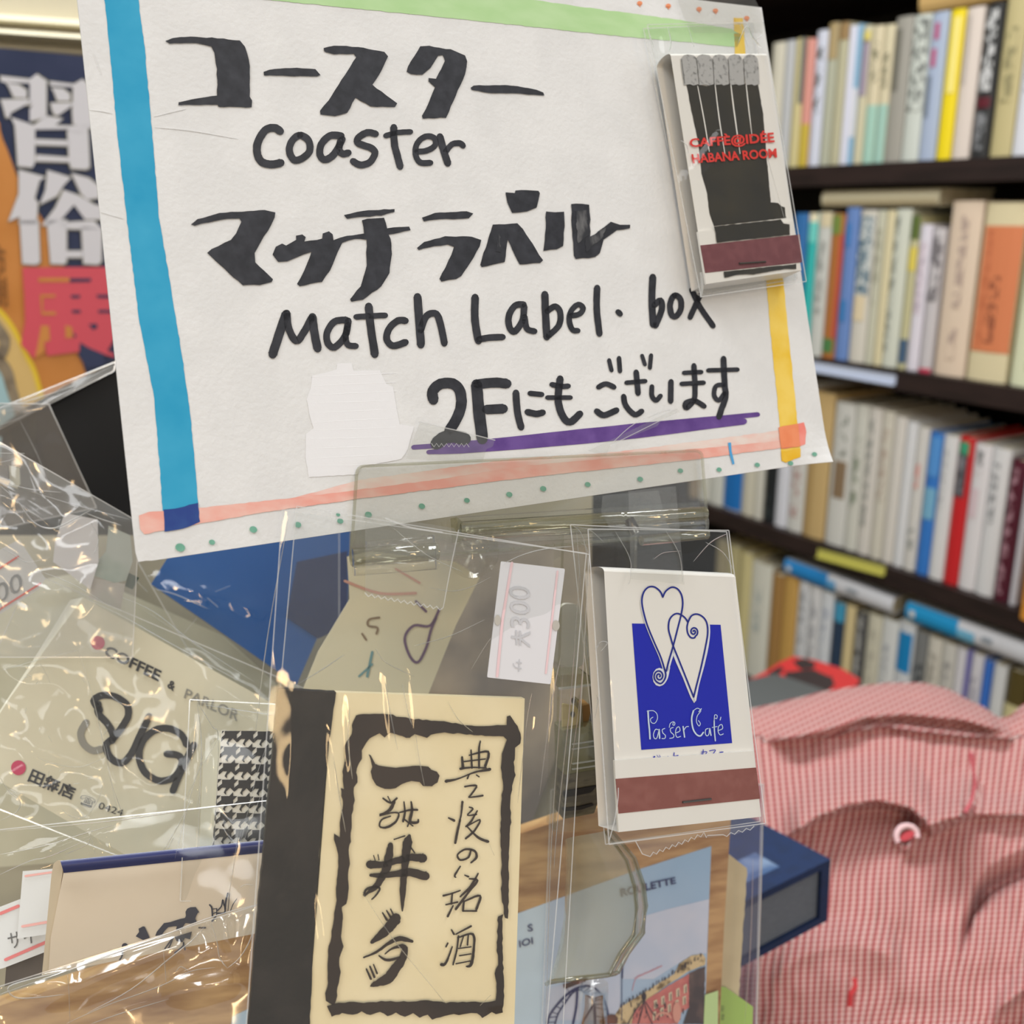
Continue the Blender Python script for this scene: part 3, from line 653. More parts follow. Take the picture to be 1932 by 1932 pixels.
pp('katakana_letter', [Z1((720, 848), (745, 828), (830, 802), (1000, 793), (1040, 800), (1038, 820), (1010, 870), (960, 955), (965, 990), (1030, 1055), (1025, 1065), (980, 1075), (915, 1075), (830, 1000), (782, 955), (800, 940), (870, 905), (890, 880), (910, 838), (905, 826), (860, 824), (790, 838), (735, 850))])
pp('katakana_letter', [Z1((1030, 960), (1040, 930), (1065, 918), (1080, 925), (1118, 905), (1118, 890), (1140, 884), (1155, 895), (1150, 912), (1215, 900), (1218, 880), (1240, 872), (1255, 885), (1258, 905), (1310, 890), (1375, 880), (1365, 830), (1385, 825), (1450, 820), (1462, 860), (1545, 855), (1548, 868), (1465, 885), (1475, 900), (1478, 960), (1470, 1030), (1440, 1080), (1370, 1130), (1325, 1140), (1320, 1130), (1360, 1080), (1385, 1000), (1382, 905), (1340, 900), (1290, 915), (1275, 950), (1245, 1020), (1215, 1062), (1130, 1080), (1120, 1070), (1150, 1020), (1175, 950), (1120, 970), (1085, 985), (1050, 988)), Z1((1298, 810), (1370, 795), (1490, 788), (1490, 800), (1440, 812), (1310, 824))])
pp('katakana_letter', [Z1((1593, 822), (1640, 803), (1760, 797), (1787, 805), (1770, 822), (1710, 828), (1660, 826), (1600, 835)), Z1((1572, 935), (1600, 912), (1680, 892), (1780, 893), (1815, 905), (1810, 930), (1775, 990), (1740, 1040), (1720, 1052), (1665, 1062), (1658, 1052), (1680, 1010), (1705, 960), (1712, 930), (1690, 922), (1640, 930), (1580, 943))])
pp('katakana_letter', [Z2((312, 1025), (425, 1018), (450, 1045), (542, 1185), (530, 1198), (435, 1203), (382, 1092), (368, 1195), (262, 1215), (255, 1205), (290, 1100)), Z2((372, 878), (415, 880), (415, 867), (520, 868), (527, 880), (515, 945), (470, 965), (400, 968), (380, 920))], INK)
pp('katakana_letter', [Z2((555, 965), (600, 968), (638, 965), (642, 1000), (635, 1120), (605, 1135), (545, 1142), (548, 1120), (555, 1040)), Z2((672, 930), (690, 927), (752, 932), (757, 1000), (757, 1082), (800, 1050), (850, 1012), (895, 1025), (938, 1025), (938, 1038), (880, 1050), (820, 1090), (800, 1155), (780, 1172), (690, 1180), (682, 1165), (678, 1080), (673, 1000))])
mb = MB()
for p in (Z2((690, 960), (744, 955), (748, 1070), (700, 1110)), Z2((735, 1090), (830, 1035), (815, 1080), (740, 1150)), Z2((345, 1060), (352, 1150), (322, 1150))): ngon(mb, SG, jag(p, 1.6, 4), L4)
mb.build('dry_ink', INK2, sign)
def letter(name, Zf, sc, *strokes_, m=INK, off=L3):
    mb = MB()
    for s in strokes_:
        w = s[0]/sc; stroke(mb, SG, Zf(*s[1:]), w, off)
    return mb.build(name, m, sign)
def l1(n, *s): letter('handwritten_letter', Z1, 2, *s)
l1('c', (30, (1058, 495), (1035, 482), (1000, 492), (972, 540), (972, 585), (990, 612), (1025, 620), (1060, 614)))
l1('o', (27, (1132, 510), (1103, 530), (1092, 568), (1108, 602), (1138, 598), (1168, 570), (1164, 530), (1132, 510)))
l1('a', (27, (1288, 512), (1245, 512), (1212, 545), (1208, 585), (1228, 602), (1262, 580), (1292, 525)), (26, (1285, 530), (1280, 565), (1295, 580), (1315, 576)))
l1('s', (26, (1418, 505), (1385, 500), (1352, 520), (1352, 540), (1400, 558), (1415, 578), (1395, 612), (1360, 622), (1332, 608)))
l1('t', (27, (1486, 480), (1488, 540), (1500, 590), (1510, 628)), (20, (1455, 512), (1500, 500), (1550, 497)))
l1('e', (22, (1572, 572), (1610, 568), (1642, 548), (1638, 520), (1605, 515), (1575, 540), (1568, 580), (1585, 612), (1625, 614)))
l1('r', (27, (1660, 515), (1672, 560), (1690, 616)), (22, (1680, 575), (1705, 545), (1735, 540), (1748, 550)))
l3 = lambda n, *s: letter('handwritten_letter' if n != 'k' else 'hiragana_letter', Z3, 2.76, *s)
l3('M', (48, (178, 465), (208, 370), (248, 255)), (38, (252, 250), (262, 330), (300, 395), (340, 350), (380, 275)), (44, (385, 270), (395, 350), (412, 435)))
l3('a', (36, (560, 285), (500, 295), (462, 350), (465, 405), (500, 428), (555, 370), (572, 290)), (32, (570, 310), (558, 370), (570, 415), (612, 422)))
l3('t', (42, (678, 215), (690, 330), (710, 465)), (30, (612, 270), (690, 265), (765, 262)))
l3('c', (36, (870, 290), (830, 290), (785, 330), (772, 385), (805, 420), (870, 402)))
l3('h', (42, (932, 165), (942, 300), (950, 415)), (36, (948, 340), (980, 265), (1030, 255), (1055, 320), (1072, 408)))
l3('L', (40, (1232, 168), (1232, 290), (1250, 395)), (34, (1250, 388), (1310, 378), (1376, 375)))
l3('a', (34, (1485, 205), (1440, 212), (1408, 265), (1412, 325), (1440, 345), (1480, 285), (1488, 215)), (32, (1490, 270), (1502, 330), (1542, 345)))
l3('b', (38, (1595, 152), (1600, 270), (1606, 375)), (32, (1608, 240), (1650, 215), (1676, 250), (1668, 315), (1614, 368)))
l3('e', (29, (1728, 265), (1775, 255), (1795, 225), (1770, 205), (1735, 235), (1722, 285), (1738, 335), (1768, 342)))
l3('l', (34, (1868, 118), (1866, 230), (1880, 358)))
l4 = lambda n, *s: letter('handwritten_letter' if n != 'k' else 'hiragana_letter', Z4, 3.22, *s)
l4('.', (34, (374, 284), (388, 298)))
l4('b', (42, (585, 72), (580, 220), (588, 362)), (38, (592, 245), (632, 215), (640, 270), (602, 368)))
l4('o', (36, (715, 185), (690, 240), (700, 302), (728, 310), (756, 265), (752, 205), (715, 185)))
l4('x', (34, (822, 150), (870, 250), (952, 370)), (34, (872, 185), (840, 255), (812, 318)))
l3('2', (56, (1015, 702), (1012, 655), (1052, 620), (1115, 618), (1155, 660), (1158, 740), (1130, 810), (1098, 862)), (66, (1030, 930), (1070, 900), (1120, 892), (1180, 905)))
l3('F', (60, (1240, 622), (1252, 760), (1270, 905)), (52, (1245, 622), (1330, 612), (1398, 618)), (50, (1290, 752), (1380, 748)))
l3('k', (36, (1445, 665), (1452, 760), (1472, 845)), (28, (1518, 668), (1580, 674)), (34, (1505, 765), (1550, 775), (1585, 768)))
l3('k', (38, (1675, 592), (1665, 700), (1685, 780), (1725, 818), (1778, 775)), (28, (1632, 622), (1680, 632), (1718, 630)), (24, (1608, 690), (1730, 690)))
l4('k', (32, (255, 742), (300, 722), (350, 742)), (38, (245, 888), (290, 912), (365, 882)), (26, (320, 578), (335, 640)), (28, (380, 565), (386, 645)))
l4('k', (28, (425, 715), (540, 705)), (34, (484, 650), (496, 780)), (34, (408, 798), (422, 855), (475, 908), (518, 888)), (24, (520, 550), (538, 605)), (26, (575, 548), (568, 625)))
l4('k', (30, (580, 738), (580, 795), (605, 822), (632, 795)), (34, (696, 708), (694, 828)))
l4('k', (28, (775, 655), (880, 650)), (28, (760, 722), (895, 715)), (32, (835, 610), (842, 740), (835, 820), (790, 868), (786, 838), (840, 825), (898, 858)))
l4('k', (28, (922, 640), (1100, 635)), (36, (1015, 568), (1022, 720), (1028, 800), (1005, 870), (988, 922)), (28, (1020, 780), (985, 822), (958, 790), (970, 735), (1018, 728)))
# pressed creases of the board on the left
mb = MB()
for pts in ([(168, 207), (190, 209), (212, 214)], [(290, 220), (320, 212), (352, 205)], [(292, 240), (360, 246), (450, 262)], [(190, 400), (232, 412)], [(176, 100), (190, 140)]):
    ridge(mb, SG, pts, 3, .00002, .00012)
mb.build('pressed_crease', PAPER, sign)

# ================================================================ matchbooks hung on the card
MAROON = mat('striker_maroon', (112, 58, 66), .75, (128, 74, 80), 300, (.45, .7), bump=.00008, bscale=1500)
MBW = mat('matchbook_white', (236, 234, 230), .35, spec=.5)
EDGE = mat('matchbook_edge', (200, 190, 172), .7, (184, 172, 154), 300)
STEEL = mat('staple_steel', (110, 108, 104), .35, metal=1)
def matchbook(label, plane, front, thick, flapline, strip_q, staple, rgbm, side_label=None, striker=MAROON):
    """front: TL TR BR BL outline of the cover; folded cover with head fold, tuck flap, back, match comb"""
    t = thing('matchbook', label, 'matchbook')
    TL, TR, BR, BL = front
    # cover front sheet: starts with a rounded fold at the head and ends under the flap
    mb = MB(); n = 10; r = thick/2
    def row(v, off): return [plane.at(*quadmap(front, 0, v), off), plane.at(*quadmap(front, 1, v), off)]
    vs = []
    prof = [(r*(1-math.cos(a)), -r+r*math.sin(a) if False else 0) for a in ()]
    up = (plane.at(*TL)-plane.at(*BL)).normalized()
    # head fold arc
    for k in range(n+1):
        a = math.pi*k/n
        sh = up*(-.0012+.0012*math.sin(a)) ; nn = plane.n*(-r+r*math.cos(a))
        for c in (TL, TR): vs.append(plane.at(*c)+sh+nn)
    fs = [(2*k, 2*k+2, 2*k+3, 2*k+1) for k in range(n)]
    mb.add(vs, fs)
    fv = flapline
    b = len(mb.v)
    mb.add([vs[0], vs[1], plane.at(*quadmap(front, 1, fv+.02)), plane.at(*quadmap(front, 0, fv+.02))], [(0, 1, 2, 3)])
    # back
    mb.add([vs[-2], vs[-1], plane.at(*BR)-plane.n*thick, plane.at(*BL)-plane.n*thick], [(0, 3, 2, 1)])
    mb.build('cover', rgbm, t, smooth=False)
    # tuck flap in front of the cover's tail
    mb = MB(); h = .0006
    A, B = quadmap(front, 0, fv), quadmap(front, 1, fv)
    slab(mb, plane, [A, B, BR, BL], h, h)
    mb.add([plane.at(*BL), plane.at(*BR), plane.at(*BR)-plane.n*thick, plane.at(*BL)-plane.n*thick], [(0, 1, 2, 3)])
    fl = mb.build('tuck_flap', rgbm, t)
    mb = MB()
    slab(mb, plane, strip_q, .00012, h+.00015); st = mb.build('striker_strip', striker, fl)
    # comb of card matches seen from the side
    mb = MB()
    for k in range(2):
        o = -thick*(.28+.32*k)
        slab(mb, plane, [quadmap(front, .03, .06), quadmap(front, .97, .06), quadmap(front, .97, .97), quadmap(front, .03, .97)], thick*.2, o)
    mb.build('match_comb', EDGE, t)
    mb = MB(); tube(mb, [plane.at(*staple[0], h+.0001), plane.at(*staple[0], h+.0005), plane.at(*staple[1], h+.0005), plane.at(*staple[1], h+.0001)], .00022)
    mb.build('staple', STEEL, fl)
    return t
MP = SG.moved(.0078)
m1 = matchbook('white matchbook printed with five black matches, in cellophane at the upper right of the card', MP, [(1264, 96), (1446, 96), (1512, 510), (1332, 536)], .006, .775,
               Z2((1260, 1118), (1713, 1068), (1722, 1195), (1282, 1243)), Z2((1437, 1200), (1556, 1192)), MBW)
BLK = mat('print_black_brown', (40, 38, 34), .4, (52, 48, 38), 120, (.4, .7)); GRY = mat('print_speckle', (176, 176, 176), .5, (120, 120, 120), 900, (.55, .7))
def prt(parent, name, m, polys, off, plane, a=0): return shape(name, m, polys, off, parent, plane, a=a, step=6)
prt(m1, 'printed_match_stems', BLK, [Z2((1195, 380), (1245, 385), (1290, 392), (1320, 380), (1372, 385), (1400, 378), (1450, 386), (1470, 378), (1522, 383), (1545, 520), (1560, 700), (1580, 922), (1612, 925), (1628, 938), (1645, 945), (1648, 985), (1652, 992), (1322, 1030), (1300, 970), (1290, 880), (1265, 790), (1250, 650), (1218, 500))], .0001, MP, .4)
prt(m1, 'printed_match_base', BLK, [Z2((1320, 1032), (1625, 1000), (1640, 1018), (1665, 1022), (1667, 1070), (1335, 1105), (1330, 1060)), Z2((1365, 1238), (1695, 1203), (1697, 1226), (1640, 1226), (1560, 1240), (1500, 1250), (1440, 1250), (1370, 1265))], .0009, MP, .5)
gaps = MB()
for p in ([(1247, 392, 3), (1275, 540, 5), (1300, 690, 3)], [(1322, 350, 3), (1345, 540, 5), (1372, 705, 3)], [(1394, 350, 3), (1412, 500, 6), (1440, 700, 3)], [(1464, 350, 3), (1478, 480, 5), (1495, 625, 2)]):
    stroke(gaps, MP, [(800+x/2.415, y/2.415, w/2.2) for x, y, w in p], 2, .0002)
gaps.build('printed_gap_lines', MBW, m1)
for (x0, x1, xt) in ((1172, 1248, 1200), (1240, 1318, 1270), (1313, 1385, 1345), (1384, 1455, 1415), (1455, 1525, 1485)):
    P_ = Z2((x0+12, 388), (x0, 300), (x0-2, 268), (x0+12, 252), (xt, 247), (x1-18, 252), (x1-6, 266), (x1, 300), (x1+4, 383), (x1-20, 390), (x0+40, 384))
    prt(m1, 'printed_match_head', GRY, [P_], .00025, MP, .25)
mb = MB()
for (a, b) in (((1176, 290), (1188, 380)), ((1246, 300), (1254, 390)), ((1318, 290), (1322, 385)), ((1388, 290), (1392, 383)), ((1458, 290), (1460, 380))):
    stroke(mb, MP, Z2((a[0]-2, a[1]-20), a, b), .8, .0003)
mb.build('printed_outline', BLK, m1)
REDT = mat('print_red', (226, 52, 44), .4)
mb = MB(); text(mb, MP, 'CAFFÈ@IDÉE', Z2((1207, 622), (1592, 592), (1600, 660), (1214, 682)), .0004, .028)
text(mb, MP, 'HABANA ROOM', Z2((1218, 702), (1605, 675), (1609, 718), (1226, 745)), .0004, .03); mb.build('red_lettering', REDT, m1)
# its cellophane sleeve and tape
sl = thing('cellophane_sleeve', 'clear cellophane sleeve around the matchbook taped to the card', 'plastic bag')
SQ = Z2((1018, 112), (1545, 100), (1742, 1282), (1262, 1352))
cello(sl, MP, SQ, .0016, 1, CELLO, amp=.0006, nu=40, nv=60, wrinkles=[(1290, 350, 1380, 230, 10, .0014), (1250, 60, 1262, 120, 6, .001)],
      creases=[(2.2, *Z2((1030, 160), (1045, 215))), (2.4, *Z2((1110, 120), (1125, 190), (1118, 235))), (2.0, *Z2((1200, 110), (1230, 215))), (2.6, *Z2((1470, 100), (1500, 170), (1540, 220))), (2.0, *Z2((1430, 200), (1470, 120), (1505, 180), (1550, 150))), (1.8, *Z2((1440, 110), (1475, 215))), (2.4, *Z2((1170, 640), (1195, 660), (1205, 700))), (1.8, *Z2((1560, 700), (1640, 990)))])
cello(sl, MP.moved(-.0070), Z2((1000, 130), (1500, 105), (1700, 1270), (1250, 1345)), 0, 2, CELLO, amp=.0004, nu=24, nv=40, creases=[(2, *Z2((1060, 330), (1160, 820), (1245, 1330))), (2, *Z2((1085, 340), (1185, 830), (1262, 1340)))])
mb = MB(); stroke(mb, MP, Z2((1262, 1245), (1268, 1300), (1262, 1350)), 5, .001); mb.build('gathered_corner', CREASE, sl)
mb = MB(); ngon(mb, SG, Z2((1150, -20), (1500, -20), (1540, 60), (1545, 150), (1230, 150), (1185, 85)), .0012); mb.build('tape', TAPE, sl)

# ---------------- clear acrylic stand that grips the card
st = thing('acrylic_sign_stand', 'clear acrylic clip stand gripping the foot of the card', 'sign stand')
F1 = SG.moved(.0022)
def rr(pts, r=10):
    out = []
    n = len(pts)
    for i in range(n):
        p0, p1, p2 = pts[i-1], pts[i], pts[(i+1) % n]
        a = math.hypot(p0[0]-p1[0], p0[1]-p1[1]); b = math.hypot(p2[0]-p1[0], p2[1]-p1[1])
        A = (p1[0]+(p0[0]-p1[0])*r/a, p1[1]+(p0[1]-p1[1])*r/a); B = (p1[0]+(p2[0]-p1[0])*r/b, p1[1]+(p2[1]-p1[1])*r/b)
        for k in range(5):
            t = k/4; out.append(((1-t)**2*A[0]+2*t*(1-t)*p1[0]+t*t*B[0], (1-t)**2*A[1]+2*t*(1-t)*p1[1]+t*t*B[1]))
    return out
fpq = [(674, 880), (1324, 850), (1336, 1004), (662, 1062)]
mb = MB(); slab(mb, F1, rr(fpq, 14), .0015, .0); mb.build('front_plate', ACRY, st)
mb = MB()
fr_ = rr(fpq, 14); stroke(mb, F1, fr_+[fr_[0]], 6, .0002, smooth=False, caps=False); mb.build('plate_rim', ACRYE, st)
mb = MB(); slab(mb, SG.moved(-.0012), rr([(684, 890), (1312, 862), (1326, 1010), (668, 1072)], 12), .002); mb.build('back_plate', ACRY, st)
def bar(a, b, r, m, name, pl=F1, off=.002):
    mb = MB(); tube(mb, [pl.at(*a, off), pl.at(*b, off)], r, 10); return mb.build(name, m, st, smooth=True)
bar((866, 998), (1330, 968), .0016, ACRYE, 'hinge_bar'); bar((872, 1012), (1334, 985), .0010, ACRY, 'hinge_bar')
bar((664, 1052), (824, 1040), .0019, ACRYE, 'hinge_bar'); bar((668, 1074), (824, 1062), .0014, ACRY, 'hinge_bar')
bar((690, 1030), (820, 1018), .0010, ACRY, 'hinge_bar'); bar((1210, 1020), (1334, 1008), .0012, ACRYE, 'hinge_bar')
mb = MB(); slab(mb, F1, [(866, 975), (1332, 945), (1334, 1000), (870, 1030)], .003, .0028); mb.build('grip_block', ACRY, st)
mb = MB(); slab(mb, F1, [(862, 975), (878, 990), (880, 1010), (866, 1022)], .0036, .003); mb.build('grip_end', ACRYE, st)
mb = MB(); slab(mb, F1, [(1170, 970), (1225, 958), (1232, 990), (1180, 1000)], .002, .001); mb.build('screw_block', ACRYE, st)
mb = MB(); tube(mb, [F1.at(1186, 978, .003), F1.at(1200, 1006, .0035)], .0012, 8); mb.build('screw', STEEL, st, smooth=True)
mb = MB(); vs = []
ctr = F1.at(886, 1040, -.004)
for k in range(25):
    pass
tube(mb, [F1.at(890, 1042, -.004), F1.at(892, 1040, -.001)], .0058, 20); mb.build('round_stop', ACRY, st, smooth=True)
# post: flat square tube going down behind the hanging bags
PS = Plane((1060, 1000, .243), (1210, 990, .249), (1080, 1850, .262))
mb = MB(); slab(mb, PS, [(1062, 1010), (1200, 1000), (1190, 1560), (1046, 1570)], .006); mb.build('post', ACRY, st)
mb = MB(); 
for x0, x1 in ((1062, 1046), (1200, 1190)): stroke(mb, PS, [(x0, 1010), (x1, 1565)], 5, .0002, smooth=False, caps=False)
mb.build('post_edge', ACRYE, st)
# collars, tag and clamp on the post
ZP = lambda *p: Z(5.367, 1000, 1240, *p)
def pslab(name, m, pts, th, off, r=3):
    mb = MB(); slab(mb, PS, rr(ZP(*pts), r) if r else ZP(*pts), th, off); return mb.build(name, m, st)
pslab('collar', ACRYE, ((300, 185), (560, 165), (640, 215), (640, 290), (300, 330)), .006, .004)
pslab('collar_rim', CREASE, ((300, 318), (640, 278), (640, 290), (300, 334)), .001, .0046, 0)
o = pslab('tag', mat('cream_tag', (206, 190, 140), .6, (190, 172, 120), 200), ((330, 470), (470, 500), (505, 570), (485, 715), (330, 730)), .0006, .003)
for c in ((440, 440), (432, 578)):
    mb = MB(); x, y = ZP(c)[0]; disc(mb, PS, x, y, 4.5, 6, .0036); disc(mb, PS, x, y, 2, 3, .0038)
    mb.build('eyelet', mat('eyelet_metal', (150, 148, 140), .3, metal=1), o)
pslab('frame_edge', ACRYE, ((488, 450), (525, 450), (538, 712), (510, 715)), .004, .0035)
pslab('brown_plug', mat('brown_plug', (150, 112, 62), .4), ((530, 490), (605, 474), (612, 560), (590, 660), (560, 705), (536, 705)), .004, .0015)
pslab('upper_block', film('green_acrylic', tint=(.80, .80, .70), rough=.05, haze=.30, hazec=(160, 156, 124), bump=.0002, bscale=80), ((330, 740), (650, 690), (700, 720), (700, 1130), (340, 1190)), .006, .0050)
for y in (855, 905, 1055, 1110): pslab('block_groove', CREASE, ((430, y+26), (700, y-14), (700, y-8), (430, y+32)), .0006, .0056, 0)
pslab('dark_clamp', mat('smoky_clamp', (78, 72, 60), .25, (104, 98, 80), 160, stretch=(1, 1, 4)), ((370, 1190), (700, 1130), (720, 1180), (722, 1370), (650, 1580), (330, 1640), (345, 1330)), .006, .0045)
pslab('clamp_groove', mat('black_brown', (20, 15, 14)), ((345, 1360), (560, 1320), (680, 1300), (620, 1370), (480, 1400), (345, 1420)), .001, .0050)
pslab('clamp_groove', mat('black_brown', (20, 15, 14)), ((335, 1530), (500, 1515), (640, 1480), (650, 1500), (520, 1545), (335, 1562)), .001, .0050)
# bowed acrylic socket, a bent sheet with a rounded right side
mb = MB(); vs = []; n = 18; rows_ = [(1585, 0), (1640, 0), (1690, 0), (1730, 0), (1780, 0), (1818, 0), (1856, 0)]
edges = [(1066, 1150), (1068, 1197), (1066, 1214), (1064, 1219), (1056, 1214), (1046, 1185), (1032, 1165)]
for (y, _), (xa, xb) in zip(rows_, edges):
    for k in range(n+1):
        t = k/n; off = .014*math.sin(math.pi*t)**.7
        vs.append(PS.at(xa+(xb-xa)*(.5-.5*math.cos(math.pi*t)), y-22*t, off))
fs = [(j*(n+1)+k, j*(n+1)+k+1, (j+1)*(n+1)+k+1, (j+1)*(n+1)+k) for j in range(6) for k in range(n)]
mb.add(vs, fs); sk = mb.build('bowed_socket', film('socket_acrylic', tint=(.84, .86, .82), ior=1.5, rough=.05, haze=.46, hazec=(196, 196, 176), bump=.0002, bscale=60), st, smooth=True)
mb = MB(); tube(mb, [Vector(vs[j*(n+1)+n-1]) for j in range(7)], .0007); tube(mb, [Vector(vs[j*(n+1)+n-4]) for j in range(7)], .0005); tube(mb, [Vector(vs[6*(n+1)+k]) for k in range(n+1)], .0006)
mb.build('socket_rim', ACRYE, sk, smooth=True)
# rod and foot down to the counter
pa = PS.at(1120, 1860, -.004); 
mb = MB(); tube(mb, [pa, Vector((pa.x, pa.y, .88))], .004, 10); mb.build('rod', ACRY, st, smooth=True)
mb = MB(); boxpts(mb, Vector((pa.x-.05, pa.y-.04, .872)), Vector((.1, 0, 0)), Vector((0, .08, 0)), Vector((0, 0, .008))); mb.build('base', ACRY, st)
# tape strips holding the card to the clip
mb = MB(); mb2 = MB()
ngon(mb, F1, Z3((945, 815), (1335, 910), (1325, 945), (1290, 960), (1270, 1030), (870, 1010)), .0014)
stroke(mb2, F1, Z3((940, 818), (1140, 862), (1335, 912)), 2.2, .0016, smooth=False); 
zig = [(1005+i*13, 935+(12 if i % 2 else -6)) for i in range(16)]
stroke(mb2, F1, Z3(*zig), 1.6, .0016, smooth=False)
mb3 = MB(); ngon(mb3, F1, Z4((190, 1130), (730, 870), (750, 890), (640, 940), (610, 980), (330, 1090), (300, 1160)), .0014)
for p in (((330, 1090), (480, 960), (690, 880)), ((350, 1085), (520, 1000), (740, 890)), ((560, 930), (640, 890), (730, 880))): stroke(mb2, F1, Z4(*p), 1.6, .0016)
mb3.build('tape', TAPE, st); mb3 = MB(); ngon(mb3, F1, Z4((280, 1400), (620, 1370), (665, 1560), (690, 1600), (330, 1610), (270, 1500)), .0040)
mb3.build('tape', TAPE, st); o = mb.build('tape', TAPE, st); mb2.build('tape_edge', CREASE, o)
# ================================================================ hanging matchbook with two hearts
Z6 = lambda *p: Z(3.018, 1000, 980, *p)
ZH = lambda *p: Z(5.367, 1150, 1080, *p)
HP = SG.moved(.0175)
m2 = matchbook('white matchbook with two hearts on a blue square, hanging below the card', HP, [(1139, 1067), (1387, 1079), (1436, 1541), (1167, 1570)], .0080, .731,
               Z6((488, 1478), (1288, 1413), (1311, 1590), (505, 1675)), Z6((870, 1610), (1030, 1592)), MBW,
               striker=mat('striker_brown', (134, 74, 66), .75, (146, 88, 80), 260, (.45, .7), bump=.00006, bscale=1500))
BLU = mat('print_royal_blue', (0, 22, 180), .4, spec=.2); BLD = mat('print_line_blue', (8, 30, 140), .4, spec=.2); HW = mat('print_paper_white', (226, 230, 240), .4)
prt(m2, 'printed_blue_square', BLU, [ZH((228, 517), (1125, 530), (1242, 1728), (322, 1797))], .0001, HP)
h1 = [(540, 250), (515, 195), (470, 155), (430, 143), (385, 155), (345, 205), (328, 290), (345, 400), (385, 540), (450, 700), (520, 860), (560, 990)]
h1r = [(540, 250), (570, 190), (630, 150), (690, 168), (730, 230), (742, 320), (725, 430), (690, 570), (645, 745), (600, 900), (575, 1000)]
h2l = [(795, 505), (760, 455), (700, 418), (650, 428), (608, 480), (598, 570), (620, 660), (646, 745), (700, 880), (780, 1080), (852, 1262)]
h2r = [(795, 505), (830, 440), (885, 422), (945, 450), (985, 510), (995, 610), (975, 740), (930, 950), (880, 1150), (852, 1262)]
mb = MB(); out = [(x-8, y) for x, y in h1]+[(562, 1035), (575, 1005)]+list(reversed(h1r))
ngon(mb, HP, ZH(*smoothline([(545, 250), (515, 195), (470, 155), (430, 143), (385, 155), (345, 205), (328, 290), (345, 400), (378, 540), (436, 700), (500, 860), (545, 985), (580, 1010), (612, 900), (650, 770), (690, 570), (725, 430), (742, 320), (730, 230), (690, 168), (630, 150), (570, 190), (545, 250)], 3)[:-1]), .00025)
ngon(mb, HP, ZH(*smoothline([(795, 505), (760, 455), (700, 418), (650, 428), (608, 480), (598, 570), (620, 660), (640, 745), (650, 850), (740, 1060), (856, 1322), (905, 1150), (955, 950), (998, 740), (1017, 610), (1010, 510), (945, 440), (885, 415), (830, 440), (795, 505)], 3)[:-1]), .00028)
mb.build('printed_heart_fill', MBW, m2)
mb = MB()
for pts in (h1, [(590, 990), (620, 890), (648, 800)], [(650, 800), (700, 930), (780, 1110), (854, 1300)], [(854, 1300), (900, 1120), (950, 940), (994, 740), (1008, 600), (1004, 530)]): stroke(mb, HP, [(a, b, 4.2) for a, b in ZH(*[(x-(7 if pts is h1 else 0), y) for x, y in pts[(6 if pts is h1 else 0):]])], 4, .0003)
def spiral(cx, cy, r0, r1, turns, a0, sq=1.15, n=26): return [(cx+(r0+(r1-r0)*k/n)*math.cos(a0+turns*2*math.pi*k/n), cy+sq*(r0+(r1-r0)*k/n)*math.sin(a0+turns*2*math.pi*k/n)) for k in range(n+1)]
disc(mb, HP, *ZH((505, 1060))[0], 13, 17.5, .00027); stroke(mb, HP, ZH((600, 960), (580, 1060), (545, 1120), (505, 1140)), 5, .0003)
mb.build('printed_white_rim', HW, m2)
mb = MB()
for pts in (h1, h1r, h2l, h2r): stroke(mb, HP, ZH(*pts), 3.1, .0004, rough=0)
stroke(mb, HP, ZH((795, 505), (785, 560), (795, 620), (825, 660), (860, 662), *spiral(853, 600, 44, 6, -1.6, 1.2)), 3.0, .0004, rough=0)
stroke(mb, HP, ZH((560, 985), (570, 1040), (555, 1090), (520, 1125), (480, 1110), *spiral(502, 1050, 52, 8, 1.7, 2.6, 1.2)), 3.0, .0004, rough=0)
mb.build('printed_heart_outline', BLD, m2)
mb = MB()
C_ = [((15, (390, 1402), (395, 1500), (405, 1600), (410, 1685))), (7, (380, 1405), (440, 1400), (478, 1430), (485, 1480), (460, 1525), (425, 1520), (415, 1485), (440, 1465)),
 (8, (490, 1592), (465, 1590), (445, 1640), (455, 1680), (480, 1675), (500, 1600)), (14, (502, 1590), (508, 1680)), (8, (560, 1580), (535, 1592), (540, 1625), (565, 1650), (560, 1680), (530, 1682)),
 (8, (645, 1570), (618, 1582), (620, 1615), (650, 1645), (645, 1672), (610, 1680)), (7, (648, 1520), (640, 1540), (655, 1548), (662, 1525), (645, 1512), (615, 1530), (605, 1570)),
 (8, (672, 1625), (712, 1605), (705, 1565), (680, 1575), (668, 1620), (682, 1668), (720, 1660)), (13, (745, 1560), (760, 1668)), (8, (752, 1600), (775, 1565), (800, 1560)),
 (9, (905, 1410), (930, 1380)), (15, (850, 1400), (832, 1480), (845, 1580), (880, 1640), (920, 1655), (950, 1620)), (7, (850, 1400), (890, 1375), (925, 1400), (890, 1450), (880, 1510), (905, 1555), (920, 1530), (900, 1500)),
 (8, (1000, 1580), (975, 1590), (970, 1630), (985, 1655), (1005, 1640), (1012, 1590)), (12, (1015, 1580), (1028, 1650)), (12, (1060, 1500), (1062, 1600), (1072, 1705)), (7, (1060, 1510), (1065, 1445), (1090, 1450), (1085, 1480), (1070, 1475)), (7, (1040, 1570), (1090, 1560)),
 (8, (1105, 1600), (1145, 1580), (1135, 1540), (1105, 1560), (1100, 1610), (1120, 1645), (1152, 1635)), (8, (1128, 1465), (1120, 1495))]
for s in C_: stroke(mb, HP, ZH(*s[1:]), s[0]/5.367, .0005, rough=0)
mb.build('white_lettering', mat('print_sky_white', (206, 226, 248), .35), m2)
mb = MB()
